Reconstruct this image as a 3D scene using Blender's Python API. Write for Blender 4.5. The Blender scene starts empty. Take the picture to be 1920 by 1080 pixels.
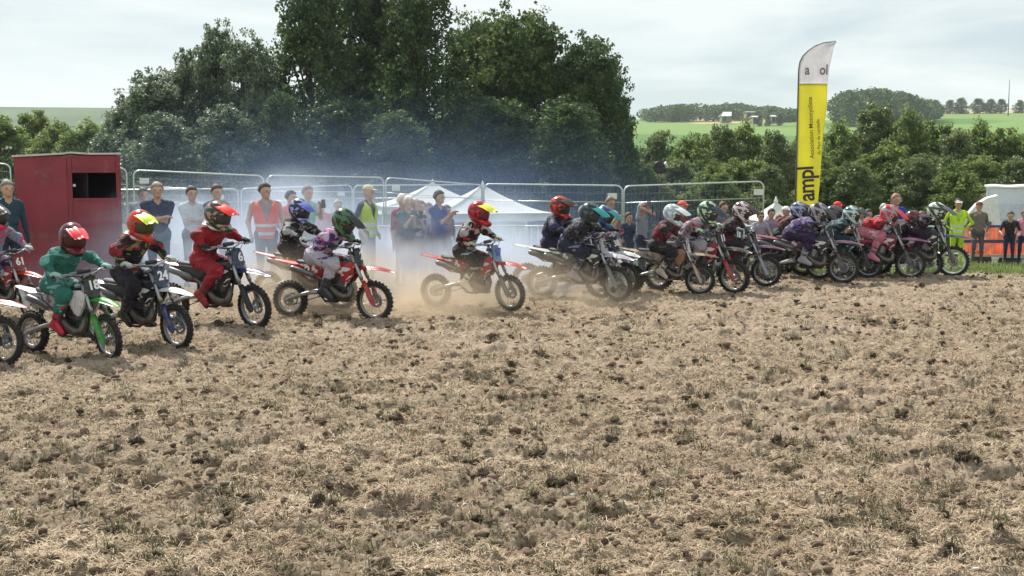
import bpy, math, random
import numpy as np
from mathutils import Vector, Matrix, Euler

# ------------------------------------------------------------------ camera, sky, sun, exposure
SC = bpy.context.scene
COL = SC.collection
R = math.radians
F_PX, CAM_H, HORIZON = 2200.0, 2.0, 318.0
PITCH = math.atan((540 - HORIZON) / F_PX)
cam_data = bpy.data.cameras.new("camera")
cam_data.lens = F_PX / 1920 * 36
cam_data.sensor_width = 36
cam_data.clip_start = 0.1
cam_data.clip_end = 6000
cam = bpy.data.objects.new("camera", cam_data)
COL.objects.link(cam)
cam.location = (0, 0, CAM_H)
cam.rotation_euler = (math.pi / 2 - PITCH, 0, 0)
SC.camera = cam

TO_SUN = Vector((-0.45, 0.74, 0.95)).normalized()
SUN_EL = math.asin(TO_SUN.z)
SUN_AZ = math.atan2(TO_SUN.x, TO_SUN.y)
world = bpy.data.worlds.new("World")
SC.world = world
world.use_nodes = True
wt = world.node_tree
wt.nodes.clear()
def WN(t): return wt.nodes.new(t)
w_out = WN("ShaderNodeOutputWorld"); w_bg = WN("ShaderNodeBackground"); sky = WN("ShaderNodeTexSky")
sky.sky_type = 'NISHITA'; sky.sun_disc = False
sky.sun_elevation = SUN_EL; sky.sun_rotation = SUN_AZ
sky.air_density = 1.0; sky.dust_density = 2.0; sky.ozone_density = 1.0
tc = WN("ShaderNodeTexCoord"); mp = WN("ShaderNodeMapping"); mp.inputs['Scale'].default_value = (1.6, 1.6, 8.0)
nz = WN("ShaderNodeTexNoise"); nz.inputs['Scale'].default_value = 1.6; nz.inputs['Detail'].default_value = 7; nz.inputs['Roughness'].default_value = .55
nz.inputs['Distortion'].default_value = .35
cr = WN("ShaderNodeMapRange"); cr.inputs[1].default_value = .40; cr.inputs[2].default_value = .58; cr.inputs[3].default_value = .15; cr.inputs[4].default_value = 1.0
mx = WN("ShaderNodeMix"); mx.data_type = 'RGBA'
mx.inputs[7].default_value = (8.5, 9.1, 9.1, 1)      # bright streaks of thin cloud, in the same units as the sky
veil = WN("ShaderNodeMix"); veil.data_type = 'RGBA'; veil.inputs[0].default_value = .75; veil.inputs[7].default_value = (5.6, 6.9, 7.6, 1)
wt.links.new(tc.outputs['Generated'], mp.inputs['Vector']); wt.links.new(mp.outputs[0], nz.inputs['Vector'])
wt.links.new(nz.outputs['Fac'], cr.inputs[0]); wt.links.new(cr.outputs[0], mx.inputs[0])
wt.links.new(sky.outputs[0], veil.inputs[6]); wt.links.new(veil.outputs[2], mx.inputs[6]); wt.links.new(mx.outputs[2], w_bg.inputs['Color'])
w_bg.inputs['Strength'].default_value = 0.086
wt.links.new(w_bg.outputs[0], w_out.inputs['Surface'])

sun_d = bpy.data.lights.new("sun", 'SUN'); sun_d.energy = 5.0; sun_d.angle = R(.6); sun_d.color = (1, .945, .86)
sun = bpy.data.objects.new("sun", sun_d); COL.objects.link(sun)
sun.rotation_euler = TO_SUN.to_track_quat('Z', 'Y').to_euler(); sun.location = (-20, 20, 30)
SC.view_settings.view_transform = 'Standard'; SC.view_settings.look = 'None'
SC.view_settings.gamma = 1; SC.view_settings.exposure = 0.30; SC.view_settings.use_curve_mapping = False
cy = SC.cycles
cy.use_denoising = True
cy.volume_bounces = 1; cy.max_bounces = 6; cy.diffuse_bounces = 2; cy.glossy_bounces = 2; cy.transmission_bounces = 4
cy.transparent_max_bounces = 8; cy.volume_step_rate = 3.0; cy.volume_max_steps = 128
cy.caustics_reflective = False; cy.caustics_refractive = False

# ------------------------------------------------------------------ helpers
CP, SP = math.cos(PITCH), math.sin(PITCH)
def ray(px, py):
    c, u = (px - 960) / F_PX, (540 - py) / F_PX
    return Vector((c, CP + u * SP, -SP + u * CP))
def on_ground(px, py, z=0.0):
    d = ray(px, py); t = (z - CAM_H) / d.z
    return Vector((0, 0, CAM_H)) + d * t
def at_depth(px, py, y):
    d = ray(px, py)
    return Vector((0, 0, CAM_H)) + d * (y / d.y)

def sm(t):
    t = np.clip(t, 0, 1); return t * t * (3 - 2 * t)
def terrain(x, y):
    x = np.asarray(x, float); y = np.asarray(y, float)
    g = .25 + .75 * sm((x + 12) / 10)
    z = -1.6 * sm((y - 27) / 19) * g
    z = z - .35 * sm((x + 4) / 8) * sm((y - 21) / 7)
    z = z - 2.2 * sm((y - 48) / 60)
    ridge = 37.5 - 6.5 * np.exp(-((x - 90) / 110.) ** 2) + 2.0 * np.sin(x / 90.) * 0.4
    z = z + (ridge + 4) * np.clip((y - 150) / 550., 0, 1) ** 1.05
    z = z - .035 * np.clip(y - 700, 0, None)
    return z
def T(x, y): return float(terrain(x, y))

class Noise2:
    def __init__(s, seed, n=512):
        s.n = n; s.g = np.random.RandomState(seed).rand(n, n)
    def __call__(s, x, y):
        n = s.n; xi = np.floor(x).astype(int); yi = np.floor(y).astype(int)
        fx = x - xi; fy = y - yi; fx = fx * fx * (3 - 2 * fx); fy = fy * fy * (3 - 2 * fy)
        a = s.g[xi % n, yi % n]; b = s.g[(xi + 1) % n, yi % n]; c = s.g[xi % n, (yi + 1) % n]; d = s.g[(xi + 1) % n, (yi + 1) % n]
        return (a * (1 - fx) + b * fx) * (1 - fy) + (c * (1 - fx) + d * fx) * fy
NOI = [Noise2(i) for i in range(8)]
def track_h(x, y):
    n = NOI
    w = x + .25 * n[6](x * 1.3, y * 1.3); v = y + .25 * n[7](x * 1.3 + 9, y * 1.3)
    h = .07 * (n[0](w * .55, v * .55) - .5) + .085 * (n[1](w * 2.1 + 3, v * 2.6) - .5)
    a = n[2](w * 5.5, v * 6.5 + 7); b = n[3](w * 12, v * 14)
    m = n[5](w * .9 + 30, v * .9)
    h = h + (.4 + m) * .026 * (np.abs(a - .5) * 2 - .5) + .034 * (.5 + m) * (b - .5)
    h = h + .042 * (n[4](w * 25, v * 29) - .5) + .030 * (n[0](w * 55, v * 60) - .5) + .016 * (n[3](w * 110, v * 118) - .5)
    lump = np.clip(n[5](w * 4.3 + 50, v * 4.9 + 11) - .78, 0, 1) * .24
    hole = np.clip(n[7](w * 6.1 + 20, v * 8.2 + 31) - .66, 0, 1) * .36
    return h + lump - hole

def mesh_np(name, V, Fc, mats=(), mi=None, smooth=False):
    """V (n,3), Fc (m,k) array or list of arrays (quads / tris)"""
    me = bpy.data.meshes.new(name)
    V = np.asarray(V, np.float32)
    fl = Fc if isinstance(Fc, list) else [Fc]
    fl = [np.asarray(f, np.int32) for f in fl if len(f)]
    loops = np.concatenate([f.ravel() for f in fl]); sizes = np.concatenate([np.full(len(f), f.shape[1], np.int32) for f in fl])
    me.vertices.add(len(V)); me.vertices.foreach_set('co', V.ravel())
    me.loops.add(len(loops)); me.loops.foreach_set('vertex_index', loops)
    me.polygons.add(len(sizes)); st = np.zeros(len(sizes), np.int32); st[1:] = np.cumsum(sizes)[:-1]
    me.polygons.foreach_set('loop_start', st); me.polygons.foreach_set('loop_total', sizes)
    if smooth: me.polygons.foreach_set('use_smooth', np.ones(len(sizes), bool))
    for m in mats: me.materials.append(m)
    if mi is not None: me.polygons.foreach_set('material_index', np.asarray(mi, np.int32))
    me.update(calc_edges=True); me.validate()
    return me

def tag(o, label=None, cat=None, group=None, kind=None):
    if label: o['label'] = label
    if cat: o['category'] = cat
    if group: o['group'] = group
    if kind: o['kind'] = kind
    return o
def link(name, data, parent=None, loc=None, rot=None, scale=None):
    o = bpy.data.objects.new(name, data); COL.objects.link(o)
    if parent is not None: o.parent = parent
    if loc is not None: o.location = loc
    if rot is not None: o.rotation_euler = rot
    if scale is not None: o.scale = (scale,) * 3 if isinstance(scale, (int, float)) else scale
    return o
def empty(name, loc=(0, 0, 0), rz=0, scale=1): 
    o = link(name, None, None, loc, (0, 0, rz), scale); o.empty_display_size = .2; return o

class MB:
    """collects shapes; build() links them as one mesh"""
    def __init__(s): s.V = []; s.Q = []; s.n = 0; s.M = []; s.S = []
    def add(s, V, faces, m=0, smooth=True):
        V = np.asarray(V, float).reshape(-1, 3); s.V.append(V)
        for f in faces:
            s.Q.append([i + s.n for i in f]); s.M.append(m); s.S.append(smooth)
        s.n += len(V); return s
    def box(s, c, d, rot=None, m=0):
        hx, hy, hz = d[0] / 2, d[1] / 2, d[2] / 2
        P = np.array([(x, y, z) for x in (-hx, hx) for y in (-hy, hy) for z in (-hz, hz)])
        if rot is not None: P = P @ np.array(Euler(rot).to_matrix()).T
        P = P + np.array(c)
        return s.add(P, [(0, 1, 3, 2), (4, 6, 7, 5), (0, 4, 5, 1), (2, 3, 7, 6), (0, 2, 6, 4), (1, 5, 7, 3)], m, False)
    def bbox(s, c, d, b=.01, rot=None, m=0):     # box with chamfered edges
        hx, hy, hz = d[0] / 2, d[1] / 2, d[2] / 2; P = []; idx = {}
        for sx in (-1, 1):
            for sy in (-1, 1):
                for sz in (-1, 1):
                    for ax in range(3):
                        v = [sx * (hx - b), sy * (hy - b), sz * (hz - b)]; v[ax] = (sx, sy, sz)[ax] * (hx, hy, hz)[ax]
                        idx[(sx, sy, sz, ax)] = len(P); P.append(v)
        Fs = []
        for ax in range(3):
            o = [a for a in range(3) if a != ax]
            for sg in (-1, 1):
                f = []
                for a, bb in ((-1, -1), (1, -1), (1, 1), (-1, 1)):
                    k = [0, 0, 0]; k[ax] = sg; k[o[0]] = a; k[o[1]] = bb; f.append(idx[(*k, ax)])
                Fs.append(f)
        for ax in range(3):                      # edge along ax
            o = [a for a in range(3) if a != ax]
            for a in (-1, 1):
                for bb in (-1, 1):
                    f = []
                    for e, w in ((-1, 0), (1, 0), (1, 1), (-1, 1)):
                        k = [0, 0, 0]; k[ax] = e; k[o[0]] = a; k[o[1]] = bb; f.append(idx[(*k, o[w])])
                    Fs.append(f)
        for sx in (-1, 1):
            for sy in (-1, 1):
                for sz in (-1, 1): Fs.append([idx[(sx, sy, sz, a)] for a in range(3)])
        P = np.array(P)
        if rot is not None: P = P @ np.array(Euler(rot).to_matrix()).T
        return s.add(P + np.array(c), Fs, m, False)
    def tube(s, pts, r, n=8, m=0, caps=True, smooth=True, flat=1.0):
        pts = [Vector(p) for p in pts]; rr = r if isinstance(r, (list, tuple, np.ndarray)) else [r] * len(pts)
        V = []; up = None
        for i, p in enumerate(pts):
            t = (pts[min(i + 1, len(pts) - 1)] - pts[max(i - 1, 0)]).normalized()
            if up is None: up = Vector((0, 0, 1)) if abs(t.z) < .9 else Vector((0, 1, 0))
            x = t.cross(up)
            if x.length < 1e-5: x = t.orthogonal()
            x.normalize(); up = x.cross(t).normalized()
            for k in range(n):
                a = 2 * math.pi * k / n; V.append(p + (x * math.cos(a) + up * math.sin(a) * flat) * rr[i])
        Fs = []
        for i in range(len(pts) - 1):
            for k in range(n):
                Fs.append((i * n + k, i * n + (k + 1) % n, (i + 1) * n + (k + 1) % n, (i + 1) * n + k))
        if caps: Fs.append(tuple(range(n))[::-1]); Fs.append(tuple((len(pts) - 1) * n + k for k in range(n)))
        return s.add([tuple(v) for v in V], Fs, m, smooth)
    def lathe(s, prof, n=24, c=(0, 0, 0), axis='Y', m=0, smooth=True, closed=False):
        """prof: (radius, along)"""
        V = []
        for r, h in prof:
            for k in range(n):
                a = 2 * math.pi * k / n; u, w = r * math.cos(a), r * math.sin(a)
                V.append({'Y': (u, h, w), 'Z': (u, w, h), 'X': (h, u, w)}[axis])
        L = len(prof); Fs = []
        for i in range(L if closed else L - 1):
            for k in range(n):
                j = (i + 1) % L; Fs.append((i * n + k, i * n + (k + 1) % n, j * n + (k + 1) % n, j * n + k))
        if not closed: Fs.append(tuple(range(n))[::-1]); Fs.append(tuple((L - 1) * n + k for k in range(n)))
        return s.add(np.array(V) + np.array(c), Fs, m, smooth)
    def plate(s, poly, y0, y1, m=0, bulge=None, smooth=False):
        """extruded polygon: poly in (x,z), thickness y0..y1"""
        n = len(poly); V = [(x, y0, z) for x, z in poly] + [(x, y1, z) for x, z in poly]
        cx = sum(p[0] for p in poly) / n; cz = sum(p[1] for p in poly) / n; b = bulge or 0
        sg = 1 if y1 > y0 else -1
        V += [(cx, y0, cz), (cx, y1 + sg * b, cz)]
        V += [((x * .55 + cx * .45), y1 + sg * b * .8, (z * .55 + cz * .45)) for x, z in poly]
        Fs = []
        for i in range(n):
            j = (i + 1) % n
            Fs += [(i, j, n + j, n + i), (i, 2 * n, j), (n + i, n + j, 2 * n + 2 + j, 2 * n + 2 + i), (2 * n + 2 + i, 2 * n + 2 + j, 2 * n + 1)]
        return s.add(V, Fs, m, smooth)
    def grid(s, P, m=0, smooth=True, th=0.0):
        """P[i][j] points; th = thickness downwards"""
        P = np.asarray(P, float); a, b = P.shape[:2]
        V = P.reshape(-1, 3); Fs = [(i * b + j, i * b + j + 1, (i + 1) * b + j + 1, (i + 1) * b + j) for i in range(a - 1) for j in range(b - 1)]
        if th:
            du = np.gradient(P, axis=0); dv = np.gradient(P, axis=1); N = np.cross(du, dv); N /= np.linalg.norm(N, axis=2, keepdims=True) + 1e-9
            V2 = (P - N * th).reshape(-1, 3); o = a * b
            F2 = [tuple(o + k for k in f[::-1]) for f in Fs]
            rim = [(0, j) for j in range(b)] + [(i, b - 1) for i in range(1, a)] + [(a - 1, j) for j in range(b - 2, -1, -1)] + [(i, 0) for i in range(a - 2, 0, -1)]
            ids = [i * b + j for i, j in rim]; F3 = [(ids[k], ids[(k + 1) % len(ids)], o + ids[(k + 1) % len(ids)], o + ids[k]) for k in range(len(ids))]
            V = np.vstack([V, V2]); Fs = Fs + F2 + F3
        return s.add(V, Fs, m, smooth)
    def xf(s, M):
        M = np.array(M); s.V = [v @ M[:3, :3].T + M[:3, 3] for v in s.V]; return s
    def mesh(s, name, mats):
        me = bpy.data.meshes.new(name)
        me.from_pydata(np.vstack(s.V).tolist(), [], s.Q)
        for m in mats: me.materials.append(m)
        me.polygons.foreach_set('material_index', s.M); me.polygons.foreach_set('use_smooth', s.S); me.update()
        return me
    def build(s, name, mats, parent=None, **k):
        return link(name, s.mesh(name, mats if isinstance(mats, (list, tuple)) else [mats]), parent, **k)

# ------------------------------------------------------------------ materials
_mc = {}
def srgb(c): return tuple(((v / 255) / 12.92 if v / 255 <= .04045 else ((v / 255 + .055) / 1.055) ** 2.4) for v in c)
def nd(nt, t, **kw):
    n = nt.nodes.new(t)
    for k, v in kw.items():
        if k in n.inputs.keys(): n.inputs[k].default_value = v
        else: setattr(n, k, v)
    return n
def mat(name, col, rough=.6, metal=0, var=.12, vscale=9, bump=.0, bscale=60, dirt=0, dirtcol=(.24, .17, .115), coat=0, trans=0, spec=.5):
    key = (name, tuple(round(c, 4) for c in col), rough, metal, var, bump, dirt, trans)
    if key in _mc: return _mc[key]
    m = bpy.data.materials.new(name); m.use_nodes = True; nt = m.node_tree; b = nt.nodes['Principled BSDF']; L = nt.links.new
    b.inputs['Roughness'].default_value = rough; b.inputs['Metallic'].default_value = metal; b.inputs['Coat Weight'].default_value = coat
    b.inputs['Specular IOR Level'].default_value = spec
    tcn = nd(nt, 'ShaderNodeTexCoord')
    n1 = nd(nt, 'ShaderNodeTexNoise', Scale=vscale, Detail=5.0); L(tcn.outputs['Object'], n1.inputs['Vector'])
    mr = nd(nt, 'ShaderNodeMapRange'); mr.inputs[1].default_value = .3; mr.inputs[2].default_value = .7; mr.inputs[3].default_value = 1 - var; mr.inputs[4].default_value = 1 + var
    L(n1.outputs['Fac'], mr.inputs[0])
    mul = nd(nt, 'ShaderNodeVectorMath', operation='SCALE'); mul.inputs[0].default_value = col; L(mr.outputs[0], mul.inputs['Scale'])
    out = mul.outputs[0]
    if dirt:
        n2 = nd(nt, 'ShaderNodeTexNoise', Scale=vscale * 1.7, Detail=8.0, Roughness=.7); L(tcn.outputs['Object'], n2.inputs['Vector'])
        r2 = nd(nt, 'ShaderNodeMapRange'); r2.inputs[1].default_value = .62 - dirt * .35; r2.inputs[2].default_value = .75; r2.inputs[4].default_value = .85; L(n2.outputs['Fac'], r2.inputs[0])
        mxx = nd(nt, 'ShaderNodeMix', data_type='RGBA'); L(r2.outputs[0], mxx.inputs[0]); L(out, mxx.inputs[6]); mxx.inputs[7].default_value = (*dirtcol, 1); out = mxx.outputs[2]
        r3 = nd(nt, 'ShaderNodeMapRange'); r3.inputs[3].default_value = rough; r3.inputs[4].default_value = .9; L(r2.outputs[0], r3.inputs[0]); L(r3.outputs[0], b.inputs['Roughness'])
    L(out, b.inputs['Base Color'])
    if bump:
        n3 = nd(nt, 'ShaderNodeTexNoise', Scale=bscale, Detail=4.0); L(tcn.outputs['Object'], n3.inputs['Vector'])
        bp = nd(nt, 'ShaderNodeBump', Strength=bump, Distance=.01); L(n3.outputs['Fac'], bp.inputs['Height']); L(bp.outputs[0], b.inputs['Normal'])
    if trans:
        tr = nd(nt, 'ShaderNodeBsdfTranslucent'); L(out, tr.inputs['Color']); ms = nd(nt, 'ShaderNodeMixShader'); ms.inputs[0].default_value = trans
        L(b.outputs[0], ms.inputs[1]); L(tr.outputs[0], ms.inputs[2]); L(ms.outputs[0], nt.nodes['Material Output'].inputs['Surface'])
    _mc[key] = m; return m
def gear(name, A, B, amt=.35, rough=.75, C=None, scale=5.5):
    """printed race clothing: base colour with sharp-edged patches of a second (and third) colour"""
    key = ('gear', name, A, B, amt, C)
    if key in _mc: return _mc[key]
    m = bpy.data.materials.new(name); m.use_nodes = True; nt = m.node_tree; b = nt.nodes['Principled BSDF']; L = nt.links.new
    b.inputs['Roughness'].default_value = rough; tcn = nd(nt, 'ShaderNodeTexCoord')
    mpp = nd(nt, 'ShaderNodeMapping'); mpp.inputs['Scale'].default_value = (1, .7, 1.5); mpp.inputs['Rotation'].default_value = (0, .6, 0); L(tcn.outputs['Object'], mpp.inputs[0])
    n1 = nd(nt, 'ShaderNodeTexNoise', Scale=scale, Detail=1.5, Distortion=1.3); L(mpp.outputs[0], n1.inputs['Vector'])
    st = nd(nt, 'ShaderNodeMapRange'); e = .66 - .36 * amt; st.inputs[1].default_value = e; st.inputs[2].default_value = e + .012; L(n1.outputs['Fac'], st.inputs[0])
    mxx = nd(nt, 'ShaderNodeMix', data_type='RGBA'); mxx.inputs[6].default_value = (*A, 1); mxx.inputs[7].default_value = (*B, 1); L(st.outputs[0], mxx.inputs[0]); out = mxx.outputs[2]
    if C:
        n2 = nd(nt, 'ShaderNodeTexNoise', Scale=scale * 1.1, Detail=.5, Distortion=2.6); L(mpp.outputs[0], n2.inputs['Vector'])
        s2 = nd(nt, 'ShaderNodeMapRange'); s2.inputs[1].default_value = .63; s2.inputs[2].default_value = .64; L(n2.outputs['Fac'], s2.inputs[0])
        m2 = nd(nt, 'ShaderNodeMix', data_type='RGBA'); L(out, m2.inputs[6]); m2.inputs[7].default_value = (*C, 1); L(s2.outputs[0], m2.inputs[0]); out = m2.outputs[2]
    L(out, b.inputs['Base Color'])
    n3 = nd(nt, 'ShaderNodeTexNoise', Scale=17 if rough > .5 else 3, Detail=3.0, Distortion=1.5 if rough > .5 else 0); L(tcn.outputs['Object'], n3.inputs['Vector'])
    bp = nd(nt, 'ShaderNodeBump', Strength=1.0 if rough > .5 else .1, Distance=.045 if rough > .5 else .01); L(n3.outputs['Fac'], bp.inputs['Height']); L(bp.outputs[0], b.inputs['Normal'])
    _mc[key] = m; return m

# ------------------------------------------------------------------ implicit bodies (smooth union of tapered limbs, surface nets)
def surf_net(D, org, h):
    s = D < 0
    c = lambda A, i, j, k: A[i:A.shape[0] - 1 + i, j:A.shape[1] - 1 + j, k:A.shape[2] - 1 + k]
    cor = [(i, j, k) for i in (0, 1) for j in (0, 1) for k in (0, 1)]
    ns = sum(c(s, *q).astype(np.int8) for q in cor)
    act = (ns > 0) & (ns < 8); ids = np.full(act.shape, -1, np.int64); idx = np.argwhere(act); ids[act] = np.arange(len(idx))
    acc = np.zeros((len(idx), 3)); cnt = np.zeros(len(idx))
    dv = {q: D[idx[:, 0] + q[0], idx[:, 1] + q[1], idx[:, 2] + q[2]] for q in cor}
    for q in cor:
        for ax in range(3):
            if q[ax] == 0:
                q2 = list(q); q2[ax] = 1; q2 = tuple(q2); a, b = dv[q], dv[q2]; cr_ = (a < 0) != (b < 0)
                t = np.where(cr_, a / np.where(cr_, a - b, 1), 0); P = np.tile(np.array(q, float), (len(idx), 1)); P[:, ax] = t
                acc += P * cr_[:, None]; cnt += cr_
    V = (idx + acc / cnt[:, None]) * h + org
    Fs = []
    for ax in range(3):
        u, w = (ax + 1) % 3, (ax + 2) % 3
        a = np.moveaxis(s, ax, 0); e = np.argwhere(a[:-1] != a[1:])
        if len(e) == 0: continue
        sl = a[:-1][tuple(e.T)]
        full = np.zeros((len(e), 3), int); oth = [q for q in range(3) if q != ax]; full[:, ax] = e[:, 0]; full[:, oth[0]] = e[:, 1]; full[:, oth[1]] = e[:, 2]
        ok = (full[:, u] > 0) & (full[:, w] > 0) & (full[:, u] < D.shape[u] - 1) & (full[:, w] < D.shape[w] - 1)
        full = full[ok]; sl = sl[ok]; q = []
        for du, dw in ((0, 0), (-1, 0), (-1, -1), (0, -1)):
            f = full.copy(); f[:, u] += du; f[:, w] += dw; q.append(ids[tuple(f.T)])
        q = np.stack(q, 1); q[~sl] = q[~sl][:, ::-1]; Fs.append(q)
    return V, np.vstack(Fs)
def sdf_eval(P, prims, k):
    """returns blended distance and label of nearest primitive"""
    D = None; best = None; lab = None
    for p in prims:
        if p[0] == 'c':
            _, a, b, ra, rb, l = p; a = np.array(a, float); b = np.array(b, float); ab = b - a
            t = np.clip(((P - a) @ ab) / max(ab @ ab, 1e-9), 0, 1); d = np.linalg.norm(P - a - t[..., None] * ab, axis=-1) - (ra + (rb - ra) * t)
        else:
            _, c_, r_, l = p[:4]; r_ = np.array(r_, float); q = P - np.array(c_, float)
            if len(p) > 4: q = q @ np.array(p[4])
            q = q / r_; n_ = np.linalg.norm(q, axis=-1); d = (n_ - 1) * r_.min() * .5 + (n_ - 1) * r_.mean() * .5
        if D is None: D = d; best = d.copy(); lab = np.full(d.shape, l)
        else:
            lab = np.where(d < best, l, lab); best = np.minimum(best, d)
            h = np.clip(.5 + .5 * (D - d) / k, 0, 1); D = D * (1 - h) + d * h - k * h * (1 - h)
    return D, lab
def sdf_body(prims, vox, k=.03, cut=None, wr=0, seed=0):
    lo = np.array([1e9] * 3); hi = -lo
    for p in prims:
        if p[0] == 'c': pts = [(p[1], p[3]), (p[2], p[4])]
        else: pts = [(p[1], max(p[2]))]
        for c_, r_ in pts: lo = np.minimum(lo, np.array(c_) - r_); hi = np.maximum(hi, np.array(c_) + r_)
    lo -= vox * 3; hi += vox * 3; n = np.ceil((hi - lo) / vox).astype(int) + 1
    ax = [lo[i] + np.arange(n[i]) * vox for i in range(3)]; G = np.stack(np.meshgrid(*ax, indexing='ij'), -1)
    # coarse cull: evaluate exactly only near the surface
    D, _ = sdf_eval(G, prims, k)
    if wr:
        rs = np.random.RandomState(seed); ph = rs.rand(8) * 6.3
        X, Y, Z = G[..., 0], G[..., 1], G[..., 2]
        D = D + wr * (np.sin(31 * X + 13 * Y + 17 * Z + ph[0]) * np.sin(23 * Z - 19 * Y + ph[1]) + .6 * np.sin(57 * Z + 21 * X + ph[2]) * np.sin(41 * Y - 33 * X + ph[3]))
    if cut is not None: D = np.maximum(D, cut(G))
    V, Fq = surf_net(D, lo, vox)
    c_ = V[Fq].mean(1); _, lab = sdf_eval(c_, prims, k)
    return V, Fq, lab
# ------------------------------------------------------------------ ground
def ground_mat():
    m = bpy.data.materials.new("soil_and_grass"); m.use_nodes = True; nt = m.node_tree; b = nt.nodes['Principled BSDF']; L = nt.links.new
    b.inputs['Roughness'].default_value = .95; b.inputs['Specular IOR Level'].default_value = .15
    at = nd(nt, 'ShaderNodeAttribute', attribute_name='Col'); g = nd(nt, 'ShaderNodeNewGeometry')
    n = nd(nt, 'ShaderNodeTexNoise', Scale=3.0, Detail=9.0, Roughness=.7); L(g.outputs['Position'], n.inputs['Vector'])
    mr = nd(nt, 'ShaderNodeMapRange'); mr.inputs[1].default_value = .25; mr.inputs[2].default_value = .75; mr.inputs[3].default_value = .6; mr.inputs[4].default_value = 1.35; L(n.outputs['Fac'], mr.inputs[0])
    s = nd(nt, 'ShaderNodeVectorMath', operation='SCALE'); L(at.outputs['Color'], s.inputs[0]); L(mr.outputs[0], s.inputs['Scale']); L(s.outputs[0], b.inputs['Base Color'])
    n2 = nd(nt, 'ShaderNodeTexNoise', Scale=14.0, Detail=6.0); L(g.outputs['Position'], n2.inputs['Vector'])
    bp = nd(nt, 'ShaderNodeBump', Strength=.6, Distance=.05); L(n2.outputs['Fac'], bp.inputs['Height']); L(bp.outputs[0], b.inputs['Normal'])
    return m
def track_mat():
    m = bpy.data.materials.new("tilled_soil"); m.use_nodes = True; nt = m.node_tree; b = nt.nodes['Principled BSDF']; L = nt.links.new
    b.inputs['Roughness'].default_value = .95; b.inputs['Specular IOR Level'].default_value = .15
    g = nd(nt, 'ShaderNodeNewGeometry')
    def noise(sc, det, lo, hi, rg=.6, seed=0, st=(1, 1, 1)):
        mpp = nd(nt, 'ShaderNodeMapping'); mpp.inputs['Location'].default_value = (seed, seed, 0); mpp.inputs['Scale'].default_value = st; L(g.outputs['Position'], mpp.inputs[0])
        n = nd(nt, 'ShaderNodeTexNoise', Scale=sc, Detail=det, Roughness=rg); L(mpp.outputs[0], n.inputs['Vector'])
        r_ = nd(nt, 'ShaderNodeMapRange'); r_.inputs[1].default_value = lo; r_.inputs[2].default_value = hi; L(n.outputs['Fac'], r_.inputs[0]); return r_.outputs[0]
    def mixc(f, a, bb):
        x = nd(nt, 'ShaderNodeMix', data_type='RGBA'); L(f, x.inputs[0])
        for i, v in ((6, a), (7, bb)):
            if isinstance(v, tuple): x.inputs[i].default_value = (*v, 1)
            else: L(v, x.inputs[i])
        return x.outputs[2]
    c = mixc(noise(1.1, 5, .35, .65, seed=3), (.262, .185, .125), (.315, .242, .155))     # damp soil / dry mown grass patches
    c = mixc(noise(9, 8, .42, .62, .75, 11), c, (.46, .385, .285))                     # pale straw crumbs
    c = mixc(noise(26, 6, .50, .62, .7, 20), c, (.13, .088, .06))                      # dark crumbs
    c = mixc(noise(2.3, 6, .64, .72, .8, 31), c, (.16, .15, .065))                     # greenish tufts
    c = mixc(noise(.55, 5, .50, .72, .6, 47, (.45, 1.6, 1)), c, (.45, .35, .27))            # dry compacted bands along the straight
    L(c, b.inputs['Base Color'])
    n2 = nd(nt, 'ShaderNodeTexNoise', Scale=55.0, Detail=6.0, Roughness=.7); L(g.outputs['Position'], n2.inputs['Vector'])
    bp = nd(nt, 'ShaderNodeBump', Strength=.9, Distance=.03); L(n2.outputs['Fac'], bp.inputs['Height']); L(bp.outputs[0], b.inputs['Normal'])
    return m
TRACK_END = 22.6
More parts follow.
